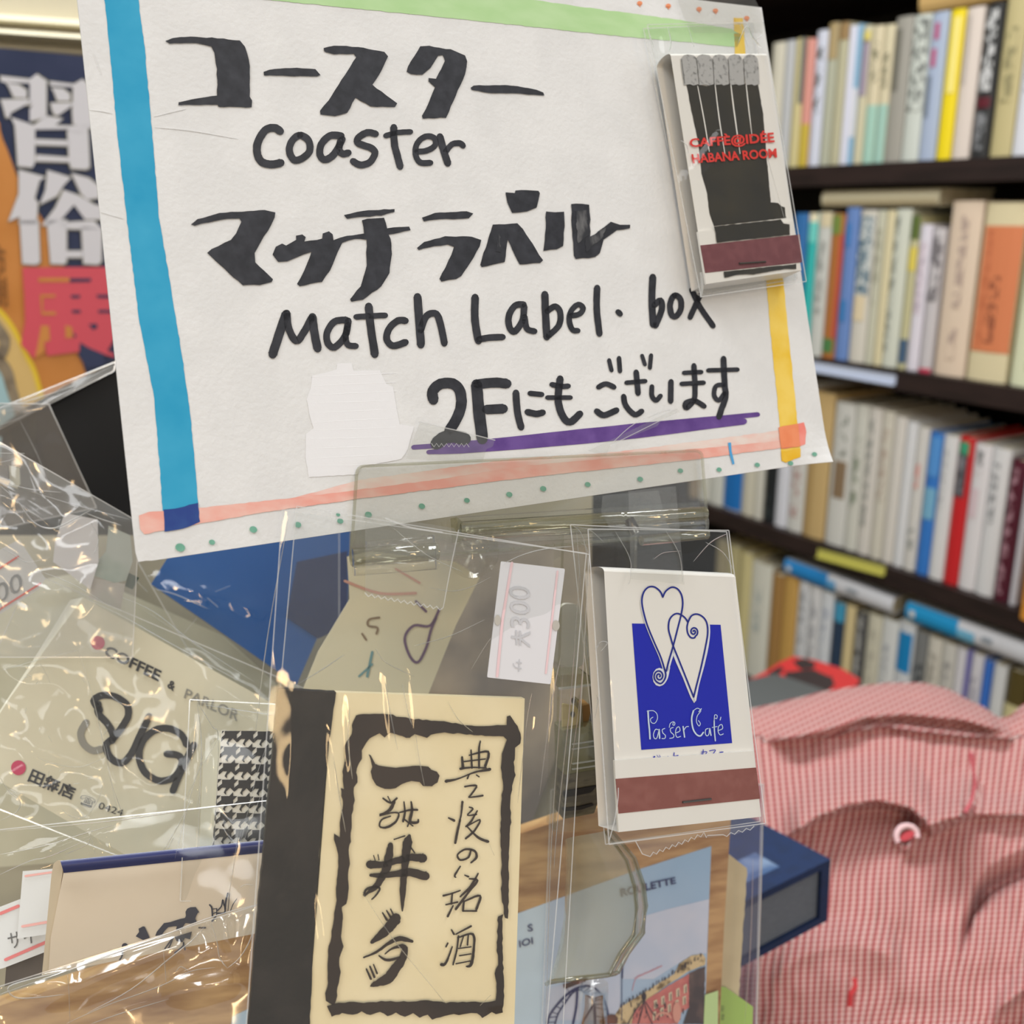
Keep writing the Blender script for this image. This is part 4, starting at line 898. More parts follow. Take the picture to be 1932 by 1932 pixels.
for s in ((9, (445, 1872), (458, 1862), (455, 1878)), (5, (480, 1850), (495, 1872)), (5, (505, 1850), (515, 1870), (500, 1868)), (5, (545, 1870), (550, 1874)), (5, (565, 1868), (572, 1872)), (5, (590, 1862), (596, 1866)), (9, (655, 1825), (656, 1860), (695, 1852)), (8, (950, 1795), (945, 1840), (930, 1835)), (7, (930, 1820), (985, 1815), (975, 1838)), (8, (1012, 1808), (1072, 1798), (1050, 1835)), (9, (1118, 1822), (1150, 1818))):
    stroke(mb, HP, ZH(*s[1:]), s[0]/5.367, .0003, rough=0)
mb.build('cut_off_lettering', BLU, m2)
sl2 = thing('cellophane_sleeve', 'clear cellophane sleeve around the two-hearts matchbook, hung on tape', 'plastic bag')
cello(sl2, HP, Z6((330, 55), (1132, 62), (1342, 1730), (450, 1850)), .0018, 5, CELLO, amp=.0007, wrinkles=[(1270, 1060, 1370, 1010, 8, .0014), (1150, 1200, 1180, 1500, 8, .0006)],
      creases=[(1.6, *Z6((480, 60), (560, 200), (580, 290))), (1.8, *Z6((770, 60), (850, 200), (870, 370))), (2, *Z6((930, 240), (1030, 130), (1125, 80))), (2, *Z6((1000, 130), (1100, 190), (1160, 290))), (1.4, *Z6((700, 230), (760, 190), (860, 180))), (2, *Z6((375, 750), (400, 700), (440, 705), (395, 760))), (2.2, *Z6((370, 1130), (385, 1040), (380, 1000))), (1.5, *Z6((575, 250), (570, 340), (560, 370)))])
cello(sl2, HP.moved(-.0092), Z6((230, 30), (1120, 70), (1310, 1720), (430, 1850)), 0, 6, CELLO, amp=.0005, nu=30, nv=40,
      creases=[(2, *Z6((240, 30), (320, 180), (370, 900), (445, 1840))), (2, *Z6((290, 130), (350, 300), (420, 1300), (480, 1700))), (1.6, *Z6((265, 60), (300, 500), (410, 1500))), (1.5, *Z6((250, 40), (340, 60), (420, 130)))])
mb = MB(); ngon(mb, HP, Z6((455, 1835), (700, 1800), (1010, 1780), (1340, 1725), (1275, 1755), (1180, 1790), (1020, 1812), (930, 1810), (870, 1850), (760, 1880), (690, 1920), (650, 1915), (610, 1840), (480, 1860)), .0008)
o = mb.build('tape', TAPE, sl2)
mb = MB(); zz = [(1275-i*22, 1755+i*6+(8 if i % 2 else -8)) for i in range(9)]+[(1010, 1800), (1005, 1812)]+[(990-i*18, 1790+i*7+(11 if i % 2 else -8)) for i in range(18)]+[(640, 1905), (600, 1830)]
stroke(mb, HP, Z6(*zz), 2.0, .001, smooth=False); mb.build('torn_edge', CREASE, o)
mb = MB(); ngon(mb, HP, Z6((560, -160), (830, -190), (880, 370), (575, 340)), .0024); mb.build('tape', TAPE, sl2)
mb = MB(); stroke(mb, HP, Z6((503, 1530), (500, 1600), (480, 1720), (450, 1830)), 2, .002); mb.build('gathered_corner', CREASE, sl2)

# ================================================================ sake label card in the large bag
Z5 = lambda *p: Z(2.963, 450, 1280, *p)
BG = Plane((525, 960, .197), (1105, 1045, .2175), (500, 1900, .196))
lab = thing('matchbox_label', 'cream matchbox label with brush characters and a black side band, in the large bag', 'matchbox label')
CR = mat('aged_cream_card', (250, 236, 198), .55, (244, 228, 186), 60, (.35, .65), bump=.00004, bscale=800)
mb = MB(); slab(mb, BG, [(628, 1306), (990, 1318), (969, 1975), (578, 1975)], .0022); mb.build('card_face', CR, lab)
mb = MB(); slab(mb, BG, jag([(525, 1301), (534, 1300), (634, 1307), (621, 1400), (612, 1500), (603, 1600), (597, 1700), (590, 1800), (583, 1975), (465, 1975), (490, 1680), (512, 1450)], .8, 14), .0024, .0004)
mb.build('black_side', mat('charcoal_side', (28, 25, 23), .5, (46, 41, 38), 130, (.45, .75), bump=.00008, bscale=700), lab)
BR = mat('brush_brown_black', (58, 46, 38), .5, (46, 36, 30), 60)
def brush(name, *polys, a=.9): return shape(name, BR, [Z5(*p) for p in polys], .0006, lab, BG, a=a, step=7)
brush('printed_border', ((655, 205), (700, 200), (760, 195), (860, 205), (960, 225), (1100, 235), (1240, 255), (1300, 265), (1420, 262), (1500, 258), (1503, 215), (1520, 210), (1560, 265), (1580, 310), (1575, 365), (1545, 385), (1540, 470), (1548, 540), (1530, 600), (1520, 700), (1525, 780), (1518, 850), (1512, 1000), (1512, 1160), (1505, 1345), (1488, 1340), (1470, 1200), (1470, 1000), (1465, 850), (1468, 700), (1480, 600), (1468, 500), (1475, 420), (1500, 340), (1480, 322), (1380, 320), (1250, 310), (1150, 305), (1075, 312), (1055, 335), (1020, 318), (985, 312), (960, 335), (900, 318), (850, 300), (820, 332), (790, 310), (745, 325), (715, 355), (690, 400), (690, 450), (660, 500), (665, 580), (645, 610), (650, 680), (635, 760), (628, 860), (630, 910), (615, 960), (622, 1040), (612, 1120), (615, 1200), (602, 1260), (578, 1275), (582, 1360), (575, 1440), (585, 1500), (560, 1580), (572, 1640), (558, 1700), (548, 1800), (530, 1830), (490, 1800), (485, 1760), (500, 1700), (495, 1600), (505, 1500), (520, 1440), (530, 1340), (545, 1260), (545, 1150), (560, 1050), (552, 960), (535, 900), (535, 865), (565, 890), (570, 780), (585, 700), (568, 610), (590, 620), (580, 520), (600, 440), (590, 380), (630, 310), (640, 240)), a=1.2)
brush('printed_border', ((495, 1830), (560, 1815), (620, 1808), (700, 1815), (800, 1805), (900, 1808), (1040, 1800), (1160, 1812), (1300, 1808), (1400, 1812), (1440, 1800), (1440, 1700), (1432, 1650), (1450, 1600), (1445, 1500), (1450, 1330), (1478, 1320), (1475, 1480), (1482, 1640), (1488, 1720), (1480, 1800), (1475, 1870), (1440, 1875), (1415, 1862), (1395, 1880), (1365, 1900), (1330, 1870), (1300, 1872), (1260, 1880), (1200, 1878), (1150, 1885), (1085, 1910), (1060, 1880), (1010, 1898), (980, 1875), (930, 1895), (880, 1870), (830, 1885), (790, 1865), (740, 1882), (690, 1865), (640, 1880), (580, 1870), (520, 1890)), a=1.2)
brush('ichi_character', ((728, 425), (742, 430), (765, 478), (805, 490), (880, 500), (1000, 488), (1060, 492), (1080, 510), (1110, 520), (1125, 545), (1115, 580), (1080, 605), (1030, 600), (1010, 580), (970, 575), (910, 590), (880, 615), (820, 620), (770, 600), (750, 560), (738, 520), (748, 495)))
def bstk(name, *ss):
    mb = MB()
    for s in ss: stroke(mb, BG, [(450+x/2.963, 1280+y/2.963, w/2.963) for x, y, w in s], 3, .0006, rough=.12)
    mb.build(name, BR, lab)
bstk('brush_character', [(808, 670, 10), (850, 695, 12), (885, 670, 12)], [(835, 660, 7), (850, 690, 7)], [(870, 690, 18), (850, 730, 20), (820, 750, 12), (790, 760, 8)], [(790, 768, 8), (850, 752, 10), (895, 755, 10), (880, 800, 12), (830, 832, 14), (790, 828, 10), (800, 790, 10), (850, 770, 8)],
     [(925, 690, 8), (930, 750, 12), (920, 800, 12)], [(965, 690, 10), (970, 740, 16), (960, 800, 16), (1000, 805, 14), (1005, 790, 10)], [(900, 750, 8), (960, 735, 12), (1000, 735, 12)], [(955, 800, 8), (945, 828, 8)], [(930, 790, 10), (975, 825, 8)])
bstk('i_character', [(955, 880, 20), (945, 920, 52), (935, 1000, 46), (925, 1100, 36), (918, 1200, 34), (916, 1300, 8)], [(850, 930, 30), (840, 1000, 46), (820, 1080, 44), (770, 1160, 34), (720, 1200, 16), (705, 1215, 12)], [(735, 1040, 50), (800, 1040, 34), (900, 1015, 40), (970, 1000, 40), (1030, 1005, 54)],
     [(740, 1100, 20), (800, 1100, 30), (900, 1090, 38), (960, 1085, 46), (1045, 1105, 52)], [(700, 1210, 10), (715, 1180, 14), (760, 1165, 16), (790, 1175, 12), (770, 1210, 10), (745, 1235, 8)], [(755, 990, 6), (765, 1020, 6)], [(780, 985, 6), (785, 1015, 6)], [(870, 900, 8), (930, 880, 8)], [(960, 940, 8), (985, 975, 8)])
bstk('te_character', [(805, 1310, 8), (830, 1350, 14)], [(828, 1298, 8), (850, 1335, 12)], [(850, 1290, 8), (870, 1330, 12)], [(880, 1340, 60), (850, 1385, 56), (800, 1430, 46), (745, 1475, 20)], [(700, 1560, 10), (770, 1530, 14), (840, 1480, 20), (900, 1455, 30), (970, 1470, 18)],
     [(820, 1540, 8), (860, 1510, 12), (925, 1500, 30), (920, 1560, 40), (880, 1620, 56), (830, 1680, 56), (760, 1710, 30), (740, 1720, 10)], [(715, 1625, 10), (740, 1680, 14)], [(735, 1610, 10), (760, 1670, 14)], [(755, 1600, 8), (775, 1650, 10)], [(785, 1550, 8), (830, 1575, 16), (900, 1560, 14)])
bstk('side_column_character', [(1250, 440, 12), (1255, 500, 16)], [(1300, 400, 8), (1305, 500, 12)], [(1352, 350, 8), (1345, 400, 12), (1345, 500, 12)], [(1290, 430, 8), (1395, 410, 14), (1380, 490, 16)], [(1240, 505, 14), (1300, 498, 10), (1385, 500, 8)], [(1260, 465, 8), (1380, 450, 8)],
     [(1160, 575, 18), (1230, 560, 10), (1320, 525, 10), (1405, 508, 18)], [(1290, 535, 8), (1280, 560, 10)], [(1330, 540, 8), (1345, 550, 8)], [(1265, 605, 10), (1330, 600, 12), (1300, 650, 10), (1290, 665, 8), (1365, 655, 12)])
bstk('side_column_character', [(1175, 780, 10), (1205, 795, 16)], [(1252, 690, 14), (1245, 760, 10), (1235, 800, 10)], [(1240, 790, 10), (1225, 850, 14), (1212, 920, 14)], [(1290, 720, 8), (1310, 730, 10), (1280, 765, 8), (1330, 760, 10)], [(1335, 740, 8), (1300, 800, 12), (1270, 830, 8), (1350, 790, 10), (1320, 850, 12), (1270, 895, 12)], [(1280, 830, 8), (1340, 890, 14), (1395, 912, 16)])
bstk('side_column_character', [(1300, 955, 10), (1285, 1000, 12), (1240, 1015, 12), (1225, 985, 10), (1270, 955, 12), (1320, 965, 14), (1330, 1000, 14), (1300, 1030, 10)])
bstk('side_column_character', [(1240, 1050, 8), (1210, 1100, 12), (1215, 1112, 8)], [(1265, 1100, 8), (1285, 1108, 12)], [(1145, 1215, 12), (1200, 1200, 10), (1240, 1185, 8)], [(1195, 1200, 10), (1190, 1260, 12)], [(1160, 1265, 10), (1225, 1250, 10)], [(1200, 1270, 8), (1170, 1330, 14)],
     [(1340, 1090, 8), (1300, 1160, 14), (1240, 1220, 10)], [(1290, 1120, 8), (1335, 1130, 14), (1290, 1190, 12), (1215, 1290, 14)], [(1260, 1245, 12), (1255, 1300, 12)], [(1265, 1245, 10), (1350, 1215, 14), (1330, 1290, 14)], [(1255, 1300, 10), (1330, 1300, 12)])
bstk('side_column_character', [(1190, 1405, 8), (1205, 1430, 12)], [(1170, 1480, 10), (1160, 1500, 10)], [(1135, 1600, 20), (1160, 1590, 14), (1195, 1500, 8)], [(1215, 1430, 8), (1300, 1385, 12)], [(1230, 1440, 10), (1220, 1520, 10), (1200, 1600, 10)], [(1225, 1450, 8), (1310, 1430, 14), (1315, 1520, 14), (1300, 1600, 18), (1275, 1610, 10)],
     [(1258, 1440, 8), (1240, 1500, 8)], [(1285, 1435, 8), (1280, 1490, 10)], [(1230, 1510, 8), (1300, 1500, 8)], [(1235, 1550, 8), (1300, 1540, 8)], [(1215, 1595, 8), (1295, 1580, 8)])
bag = thing('cellophane_bag', 'large clear cellophane bag with a white price sticker, holding the brush lettered label', 'plastic bag')
ZB = lambda *p: Z(2.611, 620, 920, *p)
VERT = [(660, 1290, 668, 1520, 14, .00030), (728, 1235, 752, 1470, 13, .00028), (772, 1190, 800, 1470, 13, .00028), (624, 1350, 655, 1640, 12, .00026), (880, 1300, 905, 1500, 10, .00020), (600, 1640, 625, 1850, 12, .00022), (560, 1290, 690, 1215, 12, .00030), (985, 1300, 960, 1600, 11, .00024), (1030, 1230, 1000, 1480, 10, .00022), (520, 1030, 500, 1260, 10, .00022)]
cello(bag, BG, [(533, 962), (1106, 1044), (1028, 1975), (462, 1975)], .0032, 11, CELLO2, amp=.0006, hf=.2, nu=250, nv=150, wrinkles=VERT,
      creases=[(1.8, *ZB((320, 200), (480, 330), (660, 415))), (2.0, *ZB((860, 375), (960, 330), (1080, 300), (1200, 290))), (1.6, *ZB((230, 790), (280, 860), (420, 930))), (1.8, *ZB((420, 780), (600, 730), (770, 650))), (1.5, *ZB((490, 490), (600, 510), (700, 490), (800, 440))), (2.2, (660, 1335), (657, 1400), (665, 1470)), (1.8, (628, 1420), (640, 1500), (652, 1570)), (1.8, (560, 1292), (610, 1262), (650, 1235)), (2, *Z5((820, 20), (850, 200), (890, 400))), (2, *Z5((915, 30), (950, 200), (970, 260))), (1.8, *Z5((990, 310), (1010, 450), (1040, 600))), (1.6, *Z5((1170, 130), (1230, 230), (1310, 300))), (1.8, *Z5((690, 1190), (860, 1450), (1080, 1720), (1160, 1820))), (1.4, *Z5((1350, 1830), (1410, 1770))), (1.4, *Z5((1400, 920), (1430, 990))), (1.6, *Z5((1640, 80), (1610, 260), (1560, 700))), (2.2, (1058, 1240), (1040, 1330), (1018, 1500)), (1.5, *ZB((700, 900), (760, 800), (800, 740)))])
cello(bag, BG.moved(-.0034), [(560, 955), (1112, 1046), (1060, 1975), (468, 1975)], 0, 12, CELLO, amp=.0008, nu=40, nv=60, wrinkles=[(1080, 1100, 1040, 1500, 10, .002), (520, 1000, 500, 1200, 10, .002)],
      creases=[(2, (1095, 1050), (1078, 1300), (1052, 1550), (1045, 1640)), (2, (1062, 1270), (1040, 1600), (1030, 1932)), (2, (545, 975), (505, 1200), (480, 1400)), (1.4, (1110, 1050), (1096, 1300), (1068, 1500))])
mb = MB()
slab(mb, BG, rr([(945, 1059), (1066, 1073), (1039, 1291), (919, 1278)], 3), .0001, .0031)
o = mb.build('price_sticker', mat('sticker_white', (226, 228, 236), .5), bag); o['label'] = 'white price sticker seen from its back, faint figures'
mb = MB(); stroke(mb, BG, [(966, 1062), (948, 1170), (938, 1276)], 5, .00325, smooth=False); stroke(mb, BG, [(1052, 1078), (1030, 1270)], 4, .00325, smooth=False); mb.build('pink_rule', mat('faint_pink', (238, 208, 216), .5), o)
mb = MB(); text(mb, BG, '¥300', [(1002, 1108), (1000, 1222), (965, 1217), (960, 1104)], .0033, .0, mirror=True)
text(mb, BG, 'サ', [(985, 1244), (984, 1268), (966, 1266), (968, 1242)], .0033); mb.build('faint_figures', mat('faint_grey', (200, 203, 211), .5), o)
mb = MB(); disc(mb, BG, 939, 1170, 6, 10, .0034); disc(mb, BG, 1049, 1180, 7, 10, .0034); mb.build('punched_notch', mat('notch_grey', (190, 188, 182), .5), o)
mb = MB(); ngon(mb, BG, ZB((180, 130), (620, 200), (640, 240), (565, 600), (480, 590), (180, 530)), .0046)
o = mb.build('tape', TAPE, bag); mb = MB(); stroke(mb, BG, ZB(*[(180+i*16, 525+i*3+(9 if i % 2 else -6)) for i in range(25)]), 2.2, .0048, smooth=False); stroke(mb, BG, ZB((640, 210), (600, 400), (565, 590)), 1.6, .0048)
stroke(mb, BG, ZB((280, 150), (400, 195), (560, 220)), 3, .0048); mb.build('torn_edge', CREASE, o)
# ================================================================ large picture book leaning behind the hanging bags
WD = Plane((0, 1900, .266), (1370, 1460, .304), (1350, 1932, .298))
WB = mat('woodgrain_print', (202, 162, 106), .5, (154, 110, 60), 38, (.38, .62), stretch=(1.2, 1.2, 7, 0, -.35, 0))
pb = thing('picture_book', 'wood patterned picture book with a pale blue fairground picture, leaning at the bottom', 'book')
mb = MB(); slab(mb, WD, [(-120, 1936), (476, 1745), (1064, 1545), (1384, 1440), (1378, 1560), (1366, 1750), (1355, 1990), (-140, 2080)], .009); mb.build('cover', WB, pb)
SKY = mat('print_pale_sky', (190, 212, 232), .35, (150, 186, 214), 14, (.35, .7), stretch=(1, 1, 1))
mb = MB(); slab(mb, WD, [(438, 1918), (485, 1897), (760, 1800), (985, 1721), (1205, 1641), (1342, 1597), (1338, 1700), (1327, 1990), (430, 1990)], .0003, .0004); mb.build('picture', SKY, pb)
ZW = lambda *p: Z(4.11, 990, 1560, *p)
def wp(name, m, *polys, off=.0006, a=.5):
    mb = MB()
    for p in polys: ngon(mb, WD, jag(ZW(*p), a, 5) if a else ZW(*p), off)
    return mb.build(name, m, pb)
wp('printed_cloud', mat('print_cloud', (214, 220, 232), .4, (196, 210, 228), 40), ((900, 700), (1100, 640), (1430, 560), (1410, 980), (1300, 990), (1000, 1180), (760, 1180), (780, 1000), (900, 880)), ((170, 1260), (500, 1160), (740, 1110), (740, 1500), (150, 1500)), off=.0005, a=0)
wp('printed_roof', mat('print_roof', (222, 200, 150), .45, (120, 100, 60), 300, (.5, .62)), ((700, 1460), (740, 1400), (820, 1350), (920, 1290), (1060, 1200), (1160, 1140), (1200, 1060), (1290, 1000), (1380, 985), (1405, 1020), (1400, 1070), (1270, 1120), (1100, 1230), (950, 1340), (850, 1440), (840, 1530), (700, 1530)))
wp('printed_facade', mat('print_pink_house', (216, 132, 120), .45, (190, 98, 96), 200, (.4, .65)), ((850, 1430), (960, 1330), (1120, 1230), (1275, 1140), (1275, 1400), (1200, 1450), (1190, 1530), (830, 1530)), off=.0008)
wp('printed_dark_house', mat('print_dark_house', (104, 84, 76), .5, (64, 54, 54), 160, (.4, .6)), ((1275, 1135), (1400, 1080), (1395, 1300), (1390, 1530), (1230, 1530), (1275, 1400)), off=.0009)
mb = MB()
for i in range(5):
    for j in range(2):
        x = 1000+i*58-j*8; y = 1350-i*30+j*90
        ngon(mb, WD, ZW((x, y), (x+26, y-14), (x+28, y+52), (x+2, y+64)), .0010)
mb.build('printed_window', mat('print_window_cream', (226, 212, 180), .45), pb)
mb = MB()
for i in range(5):
    for j in range(2):
        x = 1004+i*58-j*8; y = 1356-i*30+j*90
        ngon(mb, WD, ZW((x+10, y), (x+16, y-4), (x+18, y+50), (x+11, y+52)), .0011)
DKI = mat('print_dark_ink', (52, 42, 50), .5)
for i in range(26):
    x = 740+i*25+random.uniform(-5, 5); y = 1400-(i*25)*.62+random.uniform(-10, 8); stroke(mb, WD, ZW((x, y), (x+4, y-random.uniform(14, 34))), random.uniform(1.2, 3.6), .0011)
for q in ([(920, 1300), (915, 1400), (880, 1530)], [(920, 1340), (950, 1440), (990, 1530)], [(925, 1340), (990, 1440), (1040, 1500)], [(910, 1350), (850, 1440), (800, 1530)]): stroke(mb, WD, ZW(*q), 1.8, .0012)
disc(mb, WD, *ZW((925, 1315))[0], 4.5, 8, .0012)
for i in range(30):
    x = random.uniform(820, 1240); y = random.uniform(1380, 1525); stroke(mb, WD, ZW((x, y), (x+random.uniform(-8, 8), y-random.uniform(10, 40))), random.uniform(.8, 2.2), .0012)
mb.build('printed_ink_lines', DKI, pb)
mb = MB(); stroke(mb, WD, ZW(*[(1075+62*math.cos(a*.35), 1500-58*math.sin(a*.35)) for a in range(1, 9)]), 4, .0013); disc(mb, WD, *ZW((1180, 1440))[0], 8, 20, .0013); mb.build('printed_scarf', mat('print_salmon', (222, 160, 140), .45), pb)
mb = MB(); stroke(mb, WD, ZW((835, 1270), (870, 1170), (1000, 1110), (1060, 1080)), 1.2, .0007)
for i in range(20): stroke(mb, WD, ZW((850+i*11, 1180-i*5), (858+i*11, 1165-i*5+random.uniform(-8, 8))), .8, .0007)
mb.build('printed_red_sketch', mat('print_faint_red', (214, 150, 160), .5), pb)
NV = mat('print_navy', (22, 34, 92), .4)
mb = MB()
outer = [(175, 1530), (195, 1460), (260, 1370), (340, 1290), (420, 1245), (500, 1235), (560, 1265), (610, 1330), (640, 1420), (650, 1530)]
inner = [(235, 1530), (260, 1450), (310, 1370), (370, 1290), (420, 1265), (470, 1290), (520, 1340), (545, 1400), (550, 1530)]
stroke(mb, WD, ZW(*outer), 4.2, .0008); stroke(mb, WD, ZW(*inner), 3.0, .0008)
so, si = smoothline(outer, 4), smoothline(inner, 4)
for k in range(1, 20):
    o = so[int(k*(len(so)-1)/20)]; i_ = si[int(k*(len(si)-1)/20)]; stroke(mb, WD, ZW(o, i_), 1.6, .0008)
for q in ([(408, 1280), (400, 1400), (375, 1530)], [(540, 1370), (490, 1450), (440, 1530)], [(540, 1380), (545, 1530)]): stroke(mb, WD, ZW(*q), 4, .0009)
stroke(mb, WD, ZW((757, 1080), (756, 1170)), 3, .0008); stroke(mb, WD, ZW((754, 1170), (752, 1500)), 1.3, .0008)
stroke(mb, WD, ZW((345, 1285), (325, 1250)), 1, .0008); stroke(mb, WD, ZW((430, 1240), (450, 1210)), 1, .0008)
mb.build('printed_big_wheel', NV, pb)
mb = MB(); ngon(mb, WD, ZW((298, 1220), (470, 1166), (490, 1180), (470, 1200), (320, 1256), (300, 1245)), .0009); ngon(mb, WD, jag(ZW((580, 1500), (640, 1460), (700, 1455), (722, 1480), (715, 1530), (580, 1530)), 1, 5), .0011)
mb.build('printed_cabin', mat('print_brown', (70, 52, 40), .5, (120, 72, 50), 200), pb)
mb = MB(); text(mb, WD, 'ROULETTE', ZW((740, 480), (1168, 388), (1176, 440), (748, 545)), .0009, .025)
text(mb, WD, 'S', [(995, 1745), (1005, 1743), (1006, 1757), (996, 1758)], .0009, .02); text(mb, WD, 'IOI', [(979, 1775), (1005, 1768), (1006, 1781), (980, 1788)], .0009, .02)
mb.build('navy_lettering', NV, pb)
mb = MB(); slab(mb, WD, ZW((1398, 1305), (1500, 1272), (1498, 1600), (1385, 1600)), .0002, .0012); o = mb.build('label', mat('pale_green_label', (196, 226, 154), .5), pb); o['label'] = 'pale green label'
# cream card behind its right edge
CB = WD.moved(-.0012)
cc = thing('backing_card', 'cream card with a clipped corner and rough edge behind the picture book', 'card')
mb = MB(); slab(mb, CB, [(1300, 1600), (1377, 1613), (1409, 1638)]+[(1409-i*.62+random.uniform(-1, 1), 1650+i*9.5) for i in range(30)]+[(1392, 1990), (1300, 1990)], .001, -.008); mb.build('card_sheet', mat('manila_card', (212, 198, 158), .7, (202, 188, 148), 80), cc)
mb = MB(); slab(mb, CB, ZW((1500, 1240), (1560, 1245), (1770, 1395), (1765, 1600), (1500, 1600)), .0003, -.0070); o = mb.build('label', mat('leaf_green_label', (164, 200, 96), .5), cc); o['label'] = 'leaf green label'
mb = MB(); text(mb, CB, 'あいう\nえおか', ZW((1525, 1380), (1550, 1382), (1548, 1500), (1522, 1498)), -.0068, vertical=True); mb.build('small_print', DKI, o)
# clear bag that holds book and card
wb = thing('cellophane_bag', 'wide clear bag around the wood patterned picture book, its edge hanging past it', 'plastic bag')
FB = WD.moved(.0016)
cello(wb, FB, [(1040, 1490), (1441, 1480), (1426, 1990), (1020, 1990)], .0, 21, film('violet_cellophane', tint=(.93, .92, .95), ior=1.4, haze=.03, hazec=(200, 196, 214), bump=.0008, bscale=30), amp=.0006, nu=30, nv=40, creases=[(2.2, (1440, 1500), (1437, 1650), (1427, 1932)), (1.6, (1421, 1620), (1416, 1780), (1405, 1932))])
cello(wb, WD, [(1352, 1480), (1438, 1480), (1424, 1990), (1340, 1990)], -.014, 22, film('violet_cellophane_back', tint=(.80, .79, .86), ior=1.4, haze=.08, hazec=(150, 146, 176), bump=.0008, bscale=30), amp=.0004, nu=10, nv=30)

# ================================================================ navy slipcase book lying right
bk = thing('slipcase_book', 'thick navy hardback with grey page block lying on the pink cloth', 'book')
F_ = P3(1567, 1621, .40); G_ = P3(1240, 1782, .352); H_ = P3(1300, 1480, .475); V_ = P3(1561, 1737, .408)
a_, b_, c_ = G_-F_, H_-F_, V_-F_
NB_ = mat('navy_cloth_cover', (8, 38, 80), .7, (6, 34, 72), 200, bump=.0001, bscale=900); NB2 = mat('grey_page_block', (100, 106, 116), .8, (92, 98, 108), 300, stretch=(1, 1, 10))
th = c_*.11
for nm, o in (('cover', F_), ('cover', F_+c_*.89)):
    mb = MB(); boxpts(mb, o, a_, b_, th); mb.build(nm, NB_, bk)
mb = MB(); boxpts(mb, F_+th, a_*.055, b_, c_*.78); mb.build('spine', NB_, bk)
mb = MB(); boxpts(mb, F_+th+a_*.055+b_*.02, a_*.94, b_*.9, c_*.78); mb.build('page_block', NB2, bk)
mb = MB(); boxpts(mb, F_+a_*.22+b_*.10-c_*.004, a_*.2, b_*.16, c_*.003); mb.build('cover_label', mat('slip_pale', (120, 140, 168), .5, (70, 96, 136), 90), bk)

